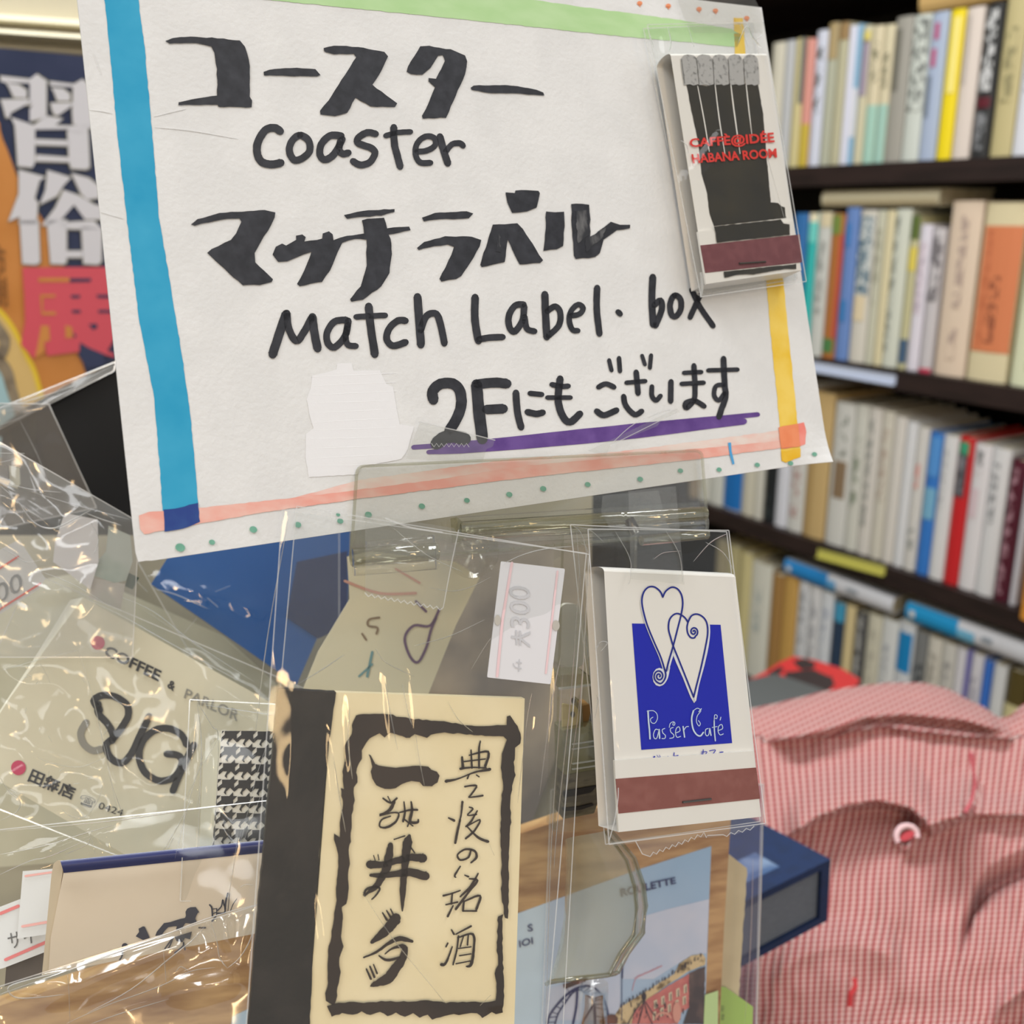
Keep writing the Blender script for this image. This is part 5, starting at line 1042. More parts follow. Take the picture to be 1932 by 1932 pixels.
# ================================================================ pink gingham cloth
def cloth():
    top = [(1330, 1372), (1380, 1348), (1420, 1336), (1460, 1328), (1500, 1318), (1560, 1303), (1620, 1294), (1680, 1288), (1740, 1288), (1780, 1297), (1850, 1330), (1885, 1354), (1902, 1352), (1932, 1328), (1990, 1290), (2060, 1280)]
    def curve(c, x):
        for (x0, y0), (x1, y1) in zip(c, c[1:]):
            if x0 <= x <= x1:
                t = (x-x0)/(x1-x0); t = t*t*(3-2*t)*.35+t*.65; return y0+(y1-y0)*t
        return None
    # picture course of each fold's lower lip, its swell height and width above the lip, and the drop under it
    folds = [
     ([(1440, 1400), (1500, 1392), (1563, 1376), (1637, 1353), (1709, 1348), (1809, 1357), (1884, 1376), (1915, 1400)], .016, 34, 6),
     ([(1560, 1392), (1609, 1379), (1666, 1371), (1751, 1382), (1830, 1390), (1885, 1392), (1925, 1400)], .008, 13, 4),
     ([(1470, 1590), (1509, 1564), (1551, 1537), (1608, 1518), (1653, 1511), (1710, 1522), (1744, 1546), (1756, 1566), (1800, 1546), (1835, 1528), (1852, 1480), (1850, 1425)], .024, 95, 7),
     ([(1690, 1640), (1740, 1562), (1790, 1545), (1842, 1537), (1900, 1538), (2060, 1548)], .010, 45, 5),
     ([(1800, 1860), (1818, 1780), (1842, 1716), (1870, 1684), (1899, 1668), (1940, 1650), (2060, 1632)], -.020, 55, 7),
     ([(1440, 1860), (1520, 1800), (1600, 1780), (1680, 1800), (1720, 1850)], .006, 60, 40),
     ([(1860, 1960), (1890, 1900), (1930, 1870), (2060, 1840)], .010, 50, 10),
    ]
    nx, ny = 170, 230; vs = []; uv = []
    for j in range(ny+1):
        for i in range(nx+1):
            x = 1335+i*(2055-1335)/nx; yt = curve(top, x); v = j/ny
            y = yt+(2010-yt)*v**1.15
            d = .60 - .17*((y-1290)/640)**.62 if y > 1290 else .60
            for (c, h, w, s) in folds:
                yc = curve(c, x)
                if yc is None: continue
                x0, x1 = c[0][0], c[-1][0]; e = min(1, (x-x0)/45, (x1-x)/45 if x1 < 2050 else 1); e = max(0, e); e = e*e*(3-2*e)
                if abs(h) and y <= yc: q = max(0, 1-(yc-y)/w); d -= h*e*math.sin(q*math.pi/2)**1.5 if q < 1 else h*e
                else: d -= h*e*math.exp(-((y-yc)/s)**1.2)
            # round off the head of the roll
            d += .05*math.exp(-(y-yt)/9.0)
            # soft tumbles
            d += .0045*noise.noise(Vector((x*.010, y*.008, 3)))+.0022*noise.noise(Vector((x*.03, y*.016, 8)))
            # fold around the buttonhole
            rr_ = math.hypot((x-1712)/1.0, (y-1578)/1.15); d += .006*math.exp(-(rr_/9)**2) - .004*math.exp(-((rr_-20)/7)**2)
            vs.append(P3(x, y, d))
            wob = 4*math.sin(y*.012+x*.004)+7*noise.noise(Vector((x*.009, y*.009, 1)))
            c1 = curve(folds[0][0], x) or 1385; c2 = curve(folds[1][0], x) or 1390
            lip = max(c1, c2) if 1440 < x < 1915 else 1390
            if y < lip: u_, v_ = x*.55+y*1.15, x*.9-y*.3
            elif y < (curve(folds[2][0], x) or (1540 if x > 1850 else 1600)): u_, v_ = x+.06*(y-1450)*(x-1640)/120, y*1.0+x*.1
            else: u_, v_ = x+.13*(y-1560)+wob, y+.05*x
            uv.append((u_, v_))
    fs = [(j*(nx+1)+i, j*(nx+1)+i+1, (j+1)*(nx+1)+i+1, (j+1)*(nx+1)+i) for j in range(ny) for i in range(nx)]
    me = bpy.data.meshes.new('gingham_cloth'); me.from_pydata([tuple(p) for p in vs], [], fs)
    ul = me.uv_layers.new(name='weave')
    for l in me.loops: ul.data[l.index].uv = (uv[l.vertex_index][0]*.01, uv[l.vertex_index][1]*.01)
    for p in me.polygons: p.use_smooth = True
    m = bpy.data.materials.new('pink_gingham'); m.use_nodes = True; N = m.node_tree.nodes; L = m.node_tree.links; b = N['Principled BSDF']
    b.inputs['Roughness'].default_value = .9; b.inputs['Specular IOR Level'].default_value = .15
    try: b.inputs['Sheen Weight'].default_value = .15
    except Exception: pass
    u = N.new('ShaderNodeUVMap'); u.uv_map = 'weave'; sp = N.new('ShaderNodeSeparateXYZ'); L.new(u.outputs[0], sp.inputs[0])
    def wave(sock, period):
        a = N.new('ShaderNodeMath'); a.operation = 'MULTIPLY'; a.inputs[1].default_value = 2*math.pi/(period*.01); L.new(sock, a.inputs[0])
        s_ = N.new('ShaderNodeMath'); s_.operation = 'SINE'; L.new(a.outputs[0], s_.inputs[0])
        r = N.new('ShaderNodeMapRange'); r.inputs['From Min'].default_value = -.7; r.inputs['From Max'].default_value = .7; L.new(s_.outputs[0], r.inputs['Value']); return r.outputs[0]
    w1, w2 = wave(sp.outputs[0], 13.2), wave(sp.outputs[1], 9.5)
    n = N.new('ShaderNodeTexNoise'); n.inputs['Scale'].default_value = 60; L.new(u.outputs[0], n.inputs['Vector'])
    m1_ = N.new('ShaderNodeMixRGB'); m1_.inputs[1].default_value = lin((226, 202, 196)); m1_.inputs[2].default_value = lin((184, 104, 106)); L.new(w1, m1_.inputs[0])
    m2_ = N.new('ShaderNodeMixRGB'); m2_.blend_type = 'MULTIPLY'; m2_.inputs[2].default_value = lin((226, 172, 168))
    sc = N.new('ShaderNodeMath'); sc.operation = 'MULTIPLY'; sc.inputs[1].default_value = .95; L.new(w2, sc.inputs[0]); L.new(sc.outputs[0], m2_.inputs[0]); L.new(m1_.outputs[0], m2_.inputs[1])
    m3_ = N.new('ShaderNodeMixRGB'); m3_.blend_type = 'MULTIPLY'; m3_.inputs[0].default_value = .25; L.new(m2_.outputs[0], m3_.inputs[1]); L.new(n.outputs['Fac'], m3_.inputs[2])
    L.new(m3_.outputs[0], b.inputs['Base Color'])
    bp = N.new('ShaderNodeBump'); bp.inputs['Distance'].default_value = .0006; L.new(w1, bp.inputs['Height']); L.new(bp.outputs[0], b.inputs['Normal'])
    me.materials.append(m)
    t = thing('gingham_cloth', 'crumpled pink and white checked cloth filling the lower right corner', 'cloth')
    o = bpy.data.objects.new('fabric', me); COL.objects.link(o); o.parent = t
    CP = Plane((1690, 1560, .458), (1740, 1560, .458), (1712, 1600, .455))
    mb = MB(); tube(mb, [CP.at(1711+22*math.cos(.6*a*math.pi/9+2.6)*.9, 1578+20*math.sin(.6*a*math.pi/9+2.6), .001) for a in range(19)], .0013, 8); mb.build('loop', mat('loop_pink', (232, 196, 200), .8), t, smooth=True)
    mb = MB(); ngon(mb, CP, [(1712+15*math.cos(a*math.pi/8)*math.cos(-.5)-8*math.sin(a*math.pi/8)*math.sin(-.5), 1577+15*math.cos(a*math.pi/8)*math.sin(-.5)+8*math.sin(a*math.pi/8)*math.cos(-.5)) for a in range(16)], .0022); o = mb.build('button', mat('red_button', (196, 62, 74), .5), t); o['label'] = 'small red button in a pink loop'
    CQ = Plane((1600, 1850, .425), (1650, 1850, .425), (1610, 1900, .422))
    mb = MB(); tube(mb, [CQ.at(1612, 1846, .008), CQ.at(1614, 1862, .009), CQ.at(1605, 1876, .009), CQ.at(1603, 1898, .008)], .0010, 6); mb.build('red_thread', mat('red_thread', (208, 60, 66), .7), t)
    mb = MB(); pts = [(1832, 1420), (1836, 1450), (1840, 1480), (1833, 1510), (1822, 1532)]
    tube(mb, [P3(x, y, .478) for x, y in pts], .0009, 6); mb.build('seam', mat('seam_rose', (216, 110, 122), .8), t)
cloth()

# ================================================================ things behind the cloth
t = thing('book', 'grey hardback lying flat behind the pink cloth', 'book')
GP = Plane((1412, 1283, .82), (1460, 1271, .90), (1554, 1303, .86))
mb = MB(); slab(mb, GP, [(1330, 1300), (1412, 1283), (1460, 1271), (1500, 1282), (1560, 1303), (1500, 1330), (1417, 1340), (1340, 1340)], .003); mb.build('cover', mat('slate_grey', (88, 92, 92), .6), t)
mb = MB(); slab(mb, GP.moved(-.0032), [(1334, 1304), (1412, 1288), (1460, 1275), (1500, 1286), (1554, 1305), (1500, 1328), (1417, 1338), (1345, 1338)], .02); mb.build('pages', PG, t)
t = thing('book', 'red and black covered book lying behind the grey one', 'book')
RP = Plane((1449, 1266, .98), (1540, 1246, 1.04), (1609, 1294, .96))
mb = MB(); slab(mb, RP, [(1380, 1300), (1449, 1264), (1470, 1250), (1496, 1238), (1540, 1246), (1590, 1262), (1623, 1282), (1609, 1300), (1560, 1325), (1420, 1330)], .003); mb.build('cover', mat('cover_scarlet', (214, 44, 46), .5), t)
mb = MB(); ngon(mb, RP, jag([(1498, 1244), (1522, 1244), (1540, 1252), (1536, 1260), (1512, 1262), (1500, 1254)], 1.5, 6), .0004); ngon(mb, RP, jag([(1480, 1268), (1530, 1262), (1570, 1278), (1575, 1292), (1560, 1304), (1520, 1300), (1490, 1290)], 1.5, 6), .0004); ngon(mb, RP, jag([(1446, 1272), (1470, 1258), (1480, 1262), (1470, 1272)], 1, 6), .0004); mb.build('printed_black_shapes', mat('print_soot', (44, 30, 34), .5), t)
mb = MB(); slab(mb, RP.moved(-.0032), [(1384, 1304), (1452, 1268), (1498, 1242), (1540, 1250), (1588, 1266), (1618, 1284), (1600, 1304), (1420, 1330)], .025); mb.build('pages', PG, t)

# ================================================================ left: bagged matchboxes
SU = Plane((157, 1127, .272), (480, 1308, .278), (90, 1500, .256))
su = thing('matchbox', 'cream matchbox with coffee parlour lettering and red dots, tilted in a bag at the left', 'matchbox')
CM = mat('cream_box', (218, 212, 188), .5, (210, 204, 180), 40)
mb = MB(); slab(mb, SU, [(157, 1127), (480, 1308), (560, 1353), (470, 1620), (420, 1720), (-60, 1440), (20, 1315)], .009); mb.build('box_front', CM, su)
mb = MB(); slab(mb, SU, [(157, 1127), (132, 1132), (62, 1246), (-20, 1370), (-60, 1440), (20, 1318), (90, 1245)], .001, -.001); mb.build('box_side', mat('box_side_white', (232, 232, 220), .6), su)
ZS = lambda *p: Z(3.45, 0, 1050, *p)
KI = mat('box_black_ink', (36, 38, 44), .45); RI = mat('box_red_ink', (196, 60, 98), .5)
for c, r in (((637, 562), 13), ((120, 1375), 14)):
    mb = MB(); x, y = ZS(c)[0]; disc(mb, SU, x, y, r, r, .0003, n=20); mb.build('red_dot', RI, su)
mb = MB()
text(mb, SU, 'COFFEE', ZS((700, 575), (1055, 745), (1030, 815), (672, 640)), .0003, .03)
text(mb, SU, '&', ZS((1105, 800), (1152, 825), (1130, 880), (1085, 850)), .0003, .03)
text(mb, SU, '田無店', ZS((215, 1375), (500, 1500), (470, 1590), (175, 1465)), .0003, .025)
text(mb, SU, '☎ 0424', ZS((530, 1545), (810, 1640), (790, 1700), (510, 1610)), .0003, .0)
for s in ([(720, 1010), (690, 1010)] , ): pass
w_ = 46/3.45
for s in ([(650, 1000), (610, 940), (660, 905), (740, 910), (820, 960), (835, 1030), (800, 1100), (740, 1180), (690, 1230), (720, 1310), (790, 1345), (850, 1290), (900, 1190), (970, 1040)],
          [(640, 960), (640, 1020), (700, 1090), (735, 1160), (730, 1200)],
          [(1215, 1225), (1180, 1160), (1100, 1120), (1010, 1130), (930, 1200), (905, 1300), (940, 1400), (1020, 1455), (1090, 1455), (1150, 1420), (1185, 1340), (1160, 1295), (1085, 1285)],
          [(1262, 1225), (1190, 1370), (1125, 1525)]):
    stroke(mb, SU, ZS(*s), w_, .0004)
mb.build('black_lettering', KI, su)
mb = MB(); stroke(mb, SU, ZS((660, 1255), (600, 1262), (545, 1220), (525, 1150), (560, 1080)), w_, .0003); text(mb, SU, 'PARLOR', ZS((1215, 858), (1560, 1005), (1545, 1075), (1195, 920)), .0003, .01)
mb.build('grey_lettering', mat('box_grey_ink', (140, 138, 130), .5), su)
# its bag
sb_ = thing('cellophane_bag', 'crumpled clear bag around the tilted coffee parlour matchbox', 'plastic bag')
cello(sb_, SU, [(60, 1080), (600, 1310), (440, 1700), (-120, 1480)], .003, 31, film('coffee_bag_film', ior=1.3, rough=.06, haze=.02, bump=.0003, bscale=30), amp=.0014, hf=.8, nu=70, nv=70, wrinkles=[(150, 1225, 230, 1540, 9, .002), (380, 1380, 360, 1560, 9, .002), (40, 1400, 190, 1450, 14, .003)],
      creases=[(1.4, *ZS((0, 745), (260, 670), (510, 610))), (1.6, *ZS((510, 610), (600, 900), (690, 1300), (770, 1680))), (2, *ZS((550, 270), (780, 380), (1100, 560), (1500, 780), (1660, 860))), (1.6, *ZS((780, 260), (1000, 360), (1260, 560), (1660, 820))), (2, *ZS((1280, 945), (1310, 1200), (1300, 1500), (1280, 1640))), (1.3, *ZS((1280, 945), (1420, 970), (1640, 1060))), (1.6, *ZS((1410, 1160), (1330, 1320), (1200, 1600))), (1.4, *ZS((250, 1310), (330, 1345), (380, 1350))), (2, *ZS((0, 1440), (60, 1530), (130, 1590), (110, 1660), (0, 1720))), (1.4, *ZS((400, 1640), (460, 1690), (560, 1690), (640, 1580), (680, 1450))), (1.2, *ZS((190, 760), (260, 700), (330, 830))), (1.4, *ZS((340, 1350), (520, 1370), (680, 1310)))])
cr2 = MB()
for k in range(16):
    x, y = random.uniform(-10, 230), random.uniform(1240, 1540); a = random.uniform(0, 3.1); l = random.uniform(4, 14)
    ridge(cr2, SU, [(x, y), (x+l*math.cos(a), y+l*math.sin(a))], 2.2, .0006, .0055, smooth=False)
cr2.build('fine_crumple', CREASE, sb_)['kind'] = 'stuff'
# paper slip, green item and price sticker in the upper left bag
UL = Plane((0, 1000, .262), (240, 1000, .272), (60, 1200, .262))
ps = thing('price_sticker', 'white price sticker with red lines and grey figures at the left frame edge', 'sticker')
mb = MB(); slab(mb, UL, [(-70, 1078), (-10, 1042), (36, 1018), (86, 1092), (72, 1112), (-20, 1172), (-70, 1180)], .0002, .001); mb.build('sticker_paper', mat('sticker_grey', (214, 216, 216), .5), ps)
mb = MB()
for a, b in (((-40, 1098), (34, 1050)), ((2, 1148), (76, 1101)), ((-60, 1190), (0, 1150))): stroke(mb, UL, [a, b], 3.6, .0013, smooth=False); 
mb.build('red_rule', mat('rule_red', (226, 74, 58), .5), ps)
mb = MB(); text(mb, UL, '300', [(-34, 1120), (38, 1078), (44, 1112), (-30, 1156)], .0013, .0); mb.build('grey_figures', mat('figure_grey', (120, 124, 128), .5), ps)
gp = thing('folded_leaflet', 'white and green leaflet inside the crumpled bag left of the card', 'leaflet')
mb = MB(); slab(mb, UL, [(122, 968), (184, 980), (186, 1060), (170, 1112), (100, 1060), (104, 1022)], .0006, -.002); mb.build('sheet', mat('leaflet_white', (222, 222, 226), .5), gp)
mb = MB(); slab(mb, UL, [(205, 992), (246, 1010), (250, 1060), (238, 1095), (215, 1100), (178, 1086), (176, 1068), (200, 1040)], .0006, -.003); mb.build('printed_green', mat('leaflet_green', (134, 160, 146), .5, (180, 190, 184), 60), gp)
mb = MB(); slab(mb, UL, [(176, 1090), (236, 1102), (228, 1150), (168, 1128)], .0006, -.003); mb.build('printed_grey', mat('leaflet_grey', (176, 176, 168), .5, (190, 180, 174), 60), gp)
mb = MB(); slab(mb, UL, [(242, 1080), (262, 1090), (250, 1112), (236, 1106)], .002, -.004); mb.build('dark_green_corner', mat('bottle_green', (22, 62, 48), .5), gp)
ub = thing('cellophane_bag', 'large crumpled clear bag in the upper left corner of the heap', 'plastic bag')
cello(ub, UL, [(-60, 800), (262, 985), (250, 1240), (-60, 1240)], .004, 41, CELLO3, amp=.0022, nu=70, nv=80, wrinkles=[(0, 930, 110, 1000, 10, .003), (110, 1000, 180, 962, 8, .003), (60, 1120, 150, 1110, 20, .002)],
      creases=[(3, *ZA((0, 1090), (120, 1200), (220, 1330), (340, 1370), (480, 1310), (600, 1245))), (2.4, *ZA((560, 1270), (660, 1310), (790, 1350))), (1.6, *ZA((60, 1080), (200, 1115), (400, 1135))), (1.5, *ZA((200, 1130), (500, 1220), (840, 1310))), (2, *ZA((0, 880), (160, 882))), (2, *ZA((0, 940), (115, 915))), (2, *ZA((590, 1330), (640, 1440), (610, 1540))), (1.6, *ZA((0, 1490), (90, 1540), (180, 1590), (330, 1555))), (1.6, *ZA((230, 1640), (400, 1700), (560, 1780), (700, 1870)))], name='film')
bg2 = thing('cellophane_bag', 'flat grey looking clear bag standing in front of the black box', 'plastic bag')
B2 = Plane((0, 800, .300), (240, 800, .308), (60, 1000, .300))
cello(bg2, B2, [(-80, 760), (92, 762), (182, 958), (-60, 1010)], 0, 43, film('smoky_cellophane', tint=(.92, .91, .90), haze=.36, hazec=(150, 144, 138), ior=1.4, bump=.0008, bscale=22), amp=.0014, nu=30, nv=30, creases=[(1.4, *ZA((310, 560), (450, 850), (560, 1080), (630, 1230))), (1.4, *ZA((120, 650), (260, 930), (340, 1180)))])
cello(bg2, B2.moved(-.004), [(-80, 800), (220, 682), (215, 700), (-80, 850)], 0, 44, CELLO3, amp=.0014, nu=30, nv=12, creases=[(2.5, *ZA((0, 590), (250, 520), (450, 450), (740, 310))), (2.5, *ZA((0, 700), (150, 640), (330, 540), (745, 325))), (1.5, *ZA((0, 620), (200, 570), (440, 430)))])
kc = thing('key_fob', 'small black and gold buckle in a bag at the left frame edge', 'buckle')
mb = MB(); slab(mb, UL, rr(ZA((-60, 960), (20, 960), (50, 990), (55, 1050), (-60, 1050)), 5), .004, .002); mb.build('dark_cap', mat('cap_black', (40, 40, 48), .2), kc)
mb = MB(); slab(mb, UL, ZA((60, 960), (125, 975), (130, 1080), (110, 1110), (62, 1090)), .002, .001); mb.build('cream_tab', mat('tab_cream', (206, 204, 184), .6), kc)
mb = MB(); tube(mb, [UL.at(*p, .003) for p in ZA((-60, 1075), (10, 1065), (58, 1085))], .0010, 8); mb.build('gold_rim', mat('rim_gold', (212, 170, 80), .2, metal=1), kc)
# black box behind
BX = Plane((90, 760, .40), (300, 640, .43), (300, 1100, .42))
bx = thing('storage_box', 'black box standing behind the bags on the left, under the poster', 'box')
mb = MB(); slab(mb, BX, [(70, 772), (230, 688), (420, 600), (560, 1100), (300, 1300), (60, 1100)], .06); mb.build('box_front', mat('matte_black', (17, 16, 15), .6, (26, 25, 24), 12, spec=.3), bx)
mb = MB(); slab(mb, BX, [(60, 762), (228, 672), (420, 585), (421, 598), (230, 690), (70, 777)], .064, .002); mb.build('lid_edge', mat('matte_grey', (40, 38, 36), .5), bx)
# blue folder
BF = Plane((285, 1100, .300), (520, 1265, .306), (680, 940, .330))
bf = thing('picture_postcard', 'glossy deep blue card tilted under the sign', 'card')
mb = MB(); slab(mb, BF, [(285, 1102), (330, 1030), (420, 930), (660, 900), (662, 960), (655, 1180), (600, 1200), (560, 1292), (458, 1221)], .0012); mb.build('card_sheet', mat('glossy_blue', (6, 76, 146), .15, (12, 88, 164), 20), bf)
mb = MB(); ngon(mb, BF, [(560, 1060), (655, 1040), (655, 1180), (600, 1205), (540, 1165)], .0003); mb.build('printed_navy_field', mat('print_deep_navy', (34, 50, 96), .2), bf)
fb = thing('cellophane_bag', 'clear bag around the deep blue card', 'plastic bag')
cello(fb, BF, [(260, 1060), (640, 880), (640, 1330), (420, 1340)], .003, 51, film('bag_blue', ior=1.5, haze=.04, bump=.0014, bscale=40), amp=.0016, nu=40, nv=40, wrinkles=[(340, 1110, 430, 1130, 14, .004), (430, 1130, 500, 1160, 10, .003)], creases=[(1.8, *ZS((880, 150), (960, 230))), (2, *ZS((1000, 210), (1150, 250), (1350, 340))), (2.5, *ZS((1350, 270), (1420, 330))), (1.4, *ZS((1400, 230), (1500, 190))), (1.3, *ZS((930, 340), (1250, 560), (1600, 820))), (1.5, *ZS((1280, 400), (1200, 500)))])
# handwritten cream tag strip seen through the large bag
HS = Plane((650, 1060, .275), (860, 1060, .282), (640, 1320, .272))
hs = thing('handwritten_strip', 'cream handwritten strip seen through the large bag', 'paper strip')
mb = MB(); slab(mb, HS, [(655, 1050), (700, 1040), (860, 1060), (905, 1090), (860, 1180), (800, 1330), (560, 1330), (600, 1230), (660, 1130)], .0008); mb.build('paper', mat('strip_cream', (234, 226, 194), .7), hs)
mb = MB(); stroke(mb, HS, ZB((545, 600), (500, 680), (420, 680), (375, 740), (400, 830), (440, 860), (480, 790), (505, 700), (530, 640)), 5, .0003); stroke(mb, HS, ZB((430, 560), (480, 610)), 5, .0003); mb.build('purple_ink', mat('ink_plum', (108, 78, 112), .5), hs)
mb = MB(); stroke(mb, HS, ZB((215, 810), (190, 930)), 5, .0003); stroke(mb, HS, ZB((150, 930), (215, 870)), 4, .0003); mb.build('teal_ink', mat('ink_teal', (110, 156, 160), .5), hs)
mb = MB(); stroke(mb, HS, ZB((250, 640), (200, 650), (195, 680), (240, 690), (235, 720)), 4, .0003); stroke(mb, HS, ZB((165, 720), (185, 750)), 4, .0003); mb.build('brown_ink', mat('ink_sepia', (140, 116, 84), .5), hs)
mb = MB(); stroke(mb, HS, ZB((80, 460), (250, 520), (430, 520)), 5, .0003); stroke(mb, HS, ZB((330, 400), (450, 470)), 4, .0003); mb.build('pink_ink', mat('ink_rose', (216, 158, 138), .5), hs)
wt = thing('round_tag', 'blank white rounded tag between the two hanging bags', 'tag')
TG = Plane((1090, 1140, .262), (1140, 1220, .264), (1090, 1260, .262))
mb = MB(); slab(mb, TG, rr([(1062, 1138), (1092, 1140), (1118, 1232), (1092, 1262), (1050, 1255), (1040, 1180)], 12), .002); mb.build('tag_sheet', mat('tag_white', (222, 220, 210), .5), wt)
# houndstooth matchbox
HT = Plane((417, 1378, .236), (480, 1378, .238), (405, 1600, .230))
ht = thing('matchbox', 'black and white houndstooth matchbox standing in a bag', 'matchbox')
mb = MB(); slab(mb, HT, [(418, 1378), (540, 1382), (530, 1640), (396, 1640)], .010); mb.build('box_front', mat('box_ivory', (232, 230, 222), .45), ht)
mb = MB(); slab(mb, HT, [(418, 1378), (412, 1392), (384, 1420), (374, 1640), (396, 1640)], .001, -.001); mb.build('box_side', mat('box_grey_side', (206, 206, 190), .6), ht)
mb = MB(); cw = 15.5
def cell(i, j):
    x0 = 424+i*2*cw-j*1.7; y0 = 1378+j*2*cw+i*1
    base = [(0, 0), (1, 0), (1.5, -.5), (1.5, 0), (2, -.0), (1.5, .5), (1.5, 1), (1.75, 1.25), (1.5, 1.5), (1, 1.0), (.5, 1.5), (.5, 1.9), (.2, 1.6), (.5, 1.0), (0, 1), (-.45, 1.4), (-.5, .9), (0, .5)]
    return [(x0+a*cw*.98, y0+b*cw*.98) for a, b in base]
for i in range(-1, 4):
    for j in range(0, 9):
        P_ = [(max(min(x, 536), 418-(y-1378)*.085+1), max(1379, min(y, 1638))) for x, y in cell(i, j)]
        if max(x for x, y in P_)-min(x for x, y in P_) > 4: ngon(mb, HT, P_, .0003)
mb.build('printed_houndstooth', KI, ht)
hb = thing('cellophane_bag', 'clear bag around the houndstooth matchbox', 'plastic bag')
cello(hb, HT, [(358, 1320), (548, 1330), (540, 1700), (340, 1700)], .003, 61, CELLO, amp=.0005, nu=40, nv=50, wrinkles=[(375, 1340, 372, 1600, 6, .0018), (405, 1400, 400, 1560, 6, .0014)],
      creases=[(2, (372, 1325), (380, 1400), (378, 1480), (372, 1620)), (1.6, (372, 1325), (400, 1370), (412, 1400), (404, 1600)), (1.4, (385, 1330), (440, 1338), (520, 1350)), (1.4, (385, 1420), (360, 1500), (330, 1620)), (1.6, (412, 1392), (385, 1440)), (1.4, (500, 1480), (470, 1560), (440, 1640)), (1.4, (505, 1400), (480, 1480), (452, 1600))])
# navy topped matchbook with silhouettes
NM = Plane((120, 1646, .222), (496, 1608, .228), (91, 1837, .216))
ZN = lambda *p: Z(3.45, 0, 1450, *p); ZF = lambda *p: Z(5.682, 180, 1680, *p)
nm = thing('matchbook', 'beige matchbook with navy head and black silhouettes of running people', 'matchbook')
BE = mat('beige_board', (214, 200, 180), .45, (204, 188, 166), 20)
mb = MB(); slab(mb, NM, ZN((415, 672), (1712, 545), (1690, 1060), (1660, 1075), (315, 1338), (330, 1100)), .0008); mb.build('cover', BE, nm)
mb = MB(); slab(mb, NM, ZN((415, 600), (405, 690), (315, 1338), (272, 1350), (335, 690), (348, 620), (375, 598)), .001, -.0006); mb.build('cover_edge', mat('beige_edge', (188, 172, 146), .6), nm)
mb = MB(); n = 6; vs = []
q0, q1, q2, q3 = ZN((392, 600), (1716, 466), (1712, 548), (415, 680))
for k in range(n+1):
    f = k/n; off = .0035*math.sin(math.pi*(f*.5+.5))-.0035+.0008+.0030*f
    for u_ in (0, 1): vs.append(NM.at(*quadmap((q0, q1, q2, q3), u_, f), off))
mb.add(vs, [(2*k, 2*k+1, 2*k+3, 2*k+2) for k in range(n)]); mb.build('navy_head_fold', mat('navy_gloss', (24, 34, 96), .3), nm, smooth=True)
SI = mat('silhouette_ink', (18, 20, 44), .4)
mb = MB()
ngon(mb, NM, ZF((640, 488), (660, 440), (735, 350), (800, 340), (860, 320), (910, 305), (960, 295), (970, 270), (965, 230), (985, 195), (1020, 180), (1075, 178), (1095, 210), (1112, 232), (1095, 245), (1080, 275), (1070, 305), (1085, 335), (1040, 350), (1020, 355), (965, 350), (950, 370), (930, 410), (880, 430), (865, 415), (872, 385), (840, 385), (780, 395), (745, 430), (710, 480)), .0004)
ngon(mb, NM, ZF((850, 500), (940, 470), (1035, 440), (1015, 525), (960, 510), (935, 555), (870, 545)), .0004)
for s in ([(835, 500), (800, 590), (780, 625)], [(820, 520), (745, 625)], [(945, 560), (935, 600), (850, 670)], [(955, 600), (960, 635)], [(1110, 400), (1180, 400)], [(1290, 280), (1250, 330)]): stroke(mb, NM, ZF(*s), 3, .0004)
mb.build('silhouette_runner', SI, nm)
mb = MB(); ngon(mb, NM, ZF((432, 492), (468, 445), (462, 410), (510, 385), (530, 390), (582, 508), (510, 532)), .0004); mb.build('silhouette_bag', SI, nm)
mb = MB(); disc(mb, NM, *ZF((316, 598))[0], 6, 6, .0004); stroke(mb, NM, ZF((290, 620), (285, 700), (260, 745)), 3, .0004); mb.build('silhouette_head', SI, nm)
mb = MB()
for s, w in (([(1225, 155), (1248, 190), (1255, 280)], 3.2), ([(1300, 195), (1300, 265)], 2.2), ([(1255, 200), (1300, 195)], 1.6), ([(1300, 235), (1260, 250), (1255, 280)], 2), ([(1310, 215), (1350, 170), (1365, 100), (1375, 150), (1390, 170)], 2.6), ([(1390, 200), (1395, 130), (1420, 30)], 3.4), ([(1385, 150), (1385, 235), (1310, 245)], 3), ([(1450, 215), (1475, 150), (1515, 92)], 1.6), ([(1420, 220), (1440, 30)], 1.4)): stroke(mb, NM, ZF(*s), w, .0004)
mb.build('silhouette_chairs', SI, nm)
# stickers left of it
st2 = thing('price_sticker', 'blank white sticker with pale pink lines left of the beige matchbook', 'sticker')
S2 = Plane((40, 1650, .236), (100, 1640, .238), (35, 1770, .232))
mb = MB(); slab(mb, S2, ZN((148, 668), (345, 652), (330, 800), (300, 1080), (112, 1108)), .0002); mb.build('sticker_paper', mat('sticker_soft', (220, 222, 222), .5), st2)
mb = MB(); stroke(mb, S2, ZN((165, 700), (335, 675)), 4, .0002, smooth=False); stroke(mb, S2, ZN((145, 1028), (305, 1000)), 5, .0002, smooth=False); mb.build('pink_rule', mat('rule_pink', (238, 178, 172), .5), st2)
st3 = thing('price_sticker', 'white sticker with rose lines and grey characters at the lower left frame edge', 'sticker')
S3 = S2.moved(-.003)
mb = MB(); slab(mb, S3, ZN((-120, 940), (0, 900), (130, 850), (320, 1020), (305, 1190), (20, 1300), (-120, 1330)), .0002); mb.build('sticker_paper', mat('sticker_soft', (220, 222, 222)), st3)
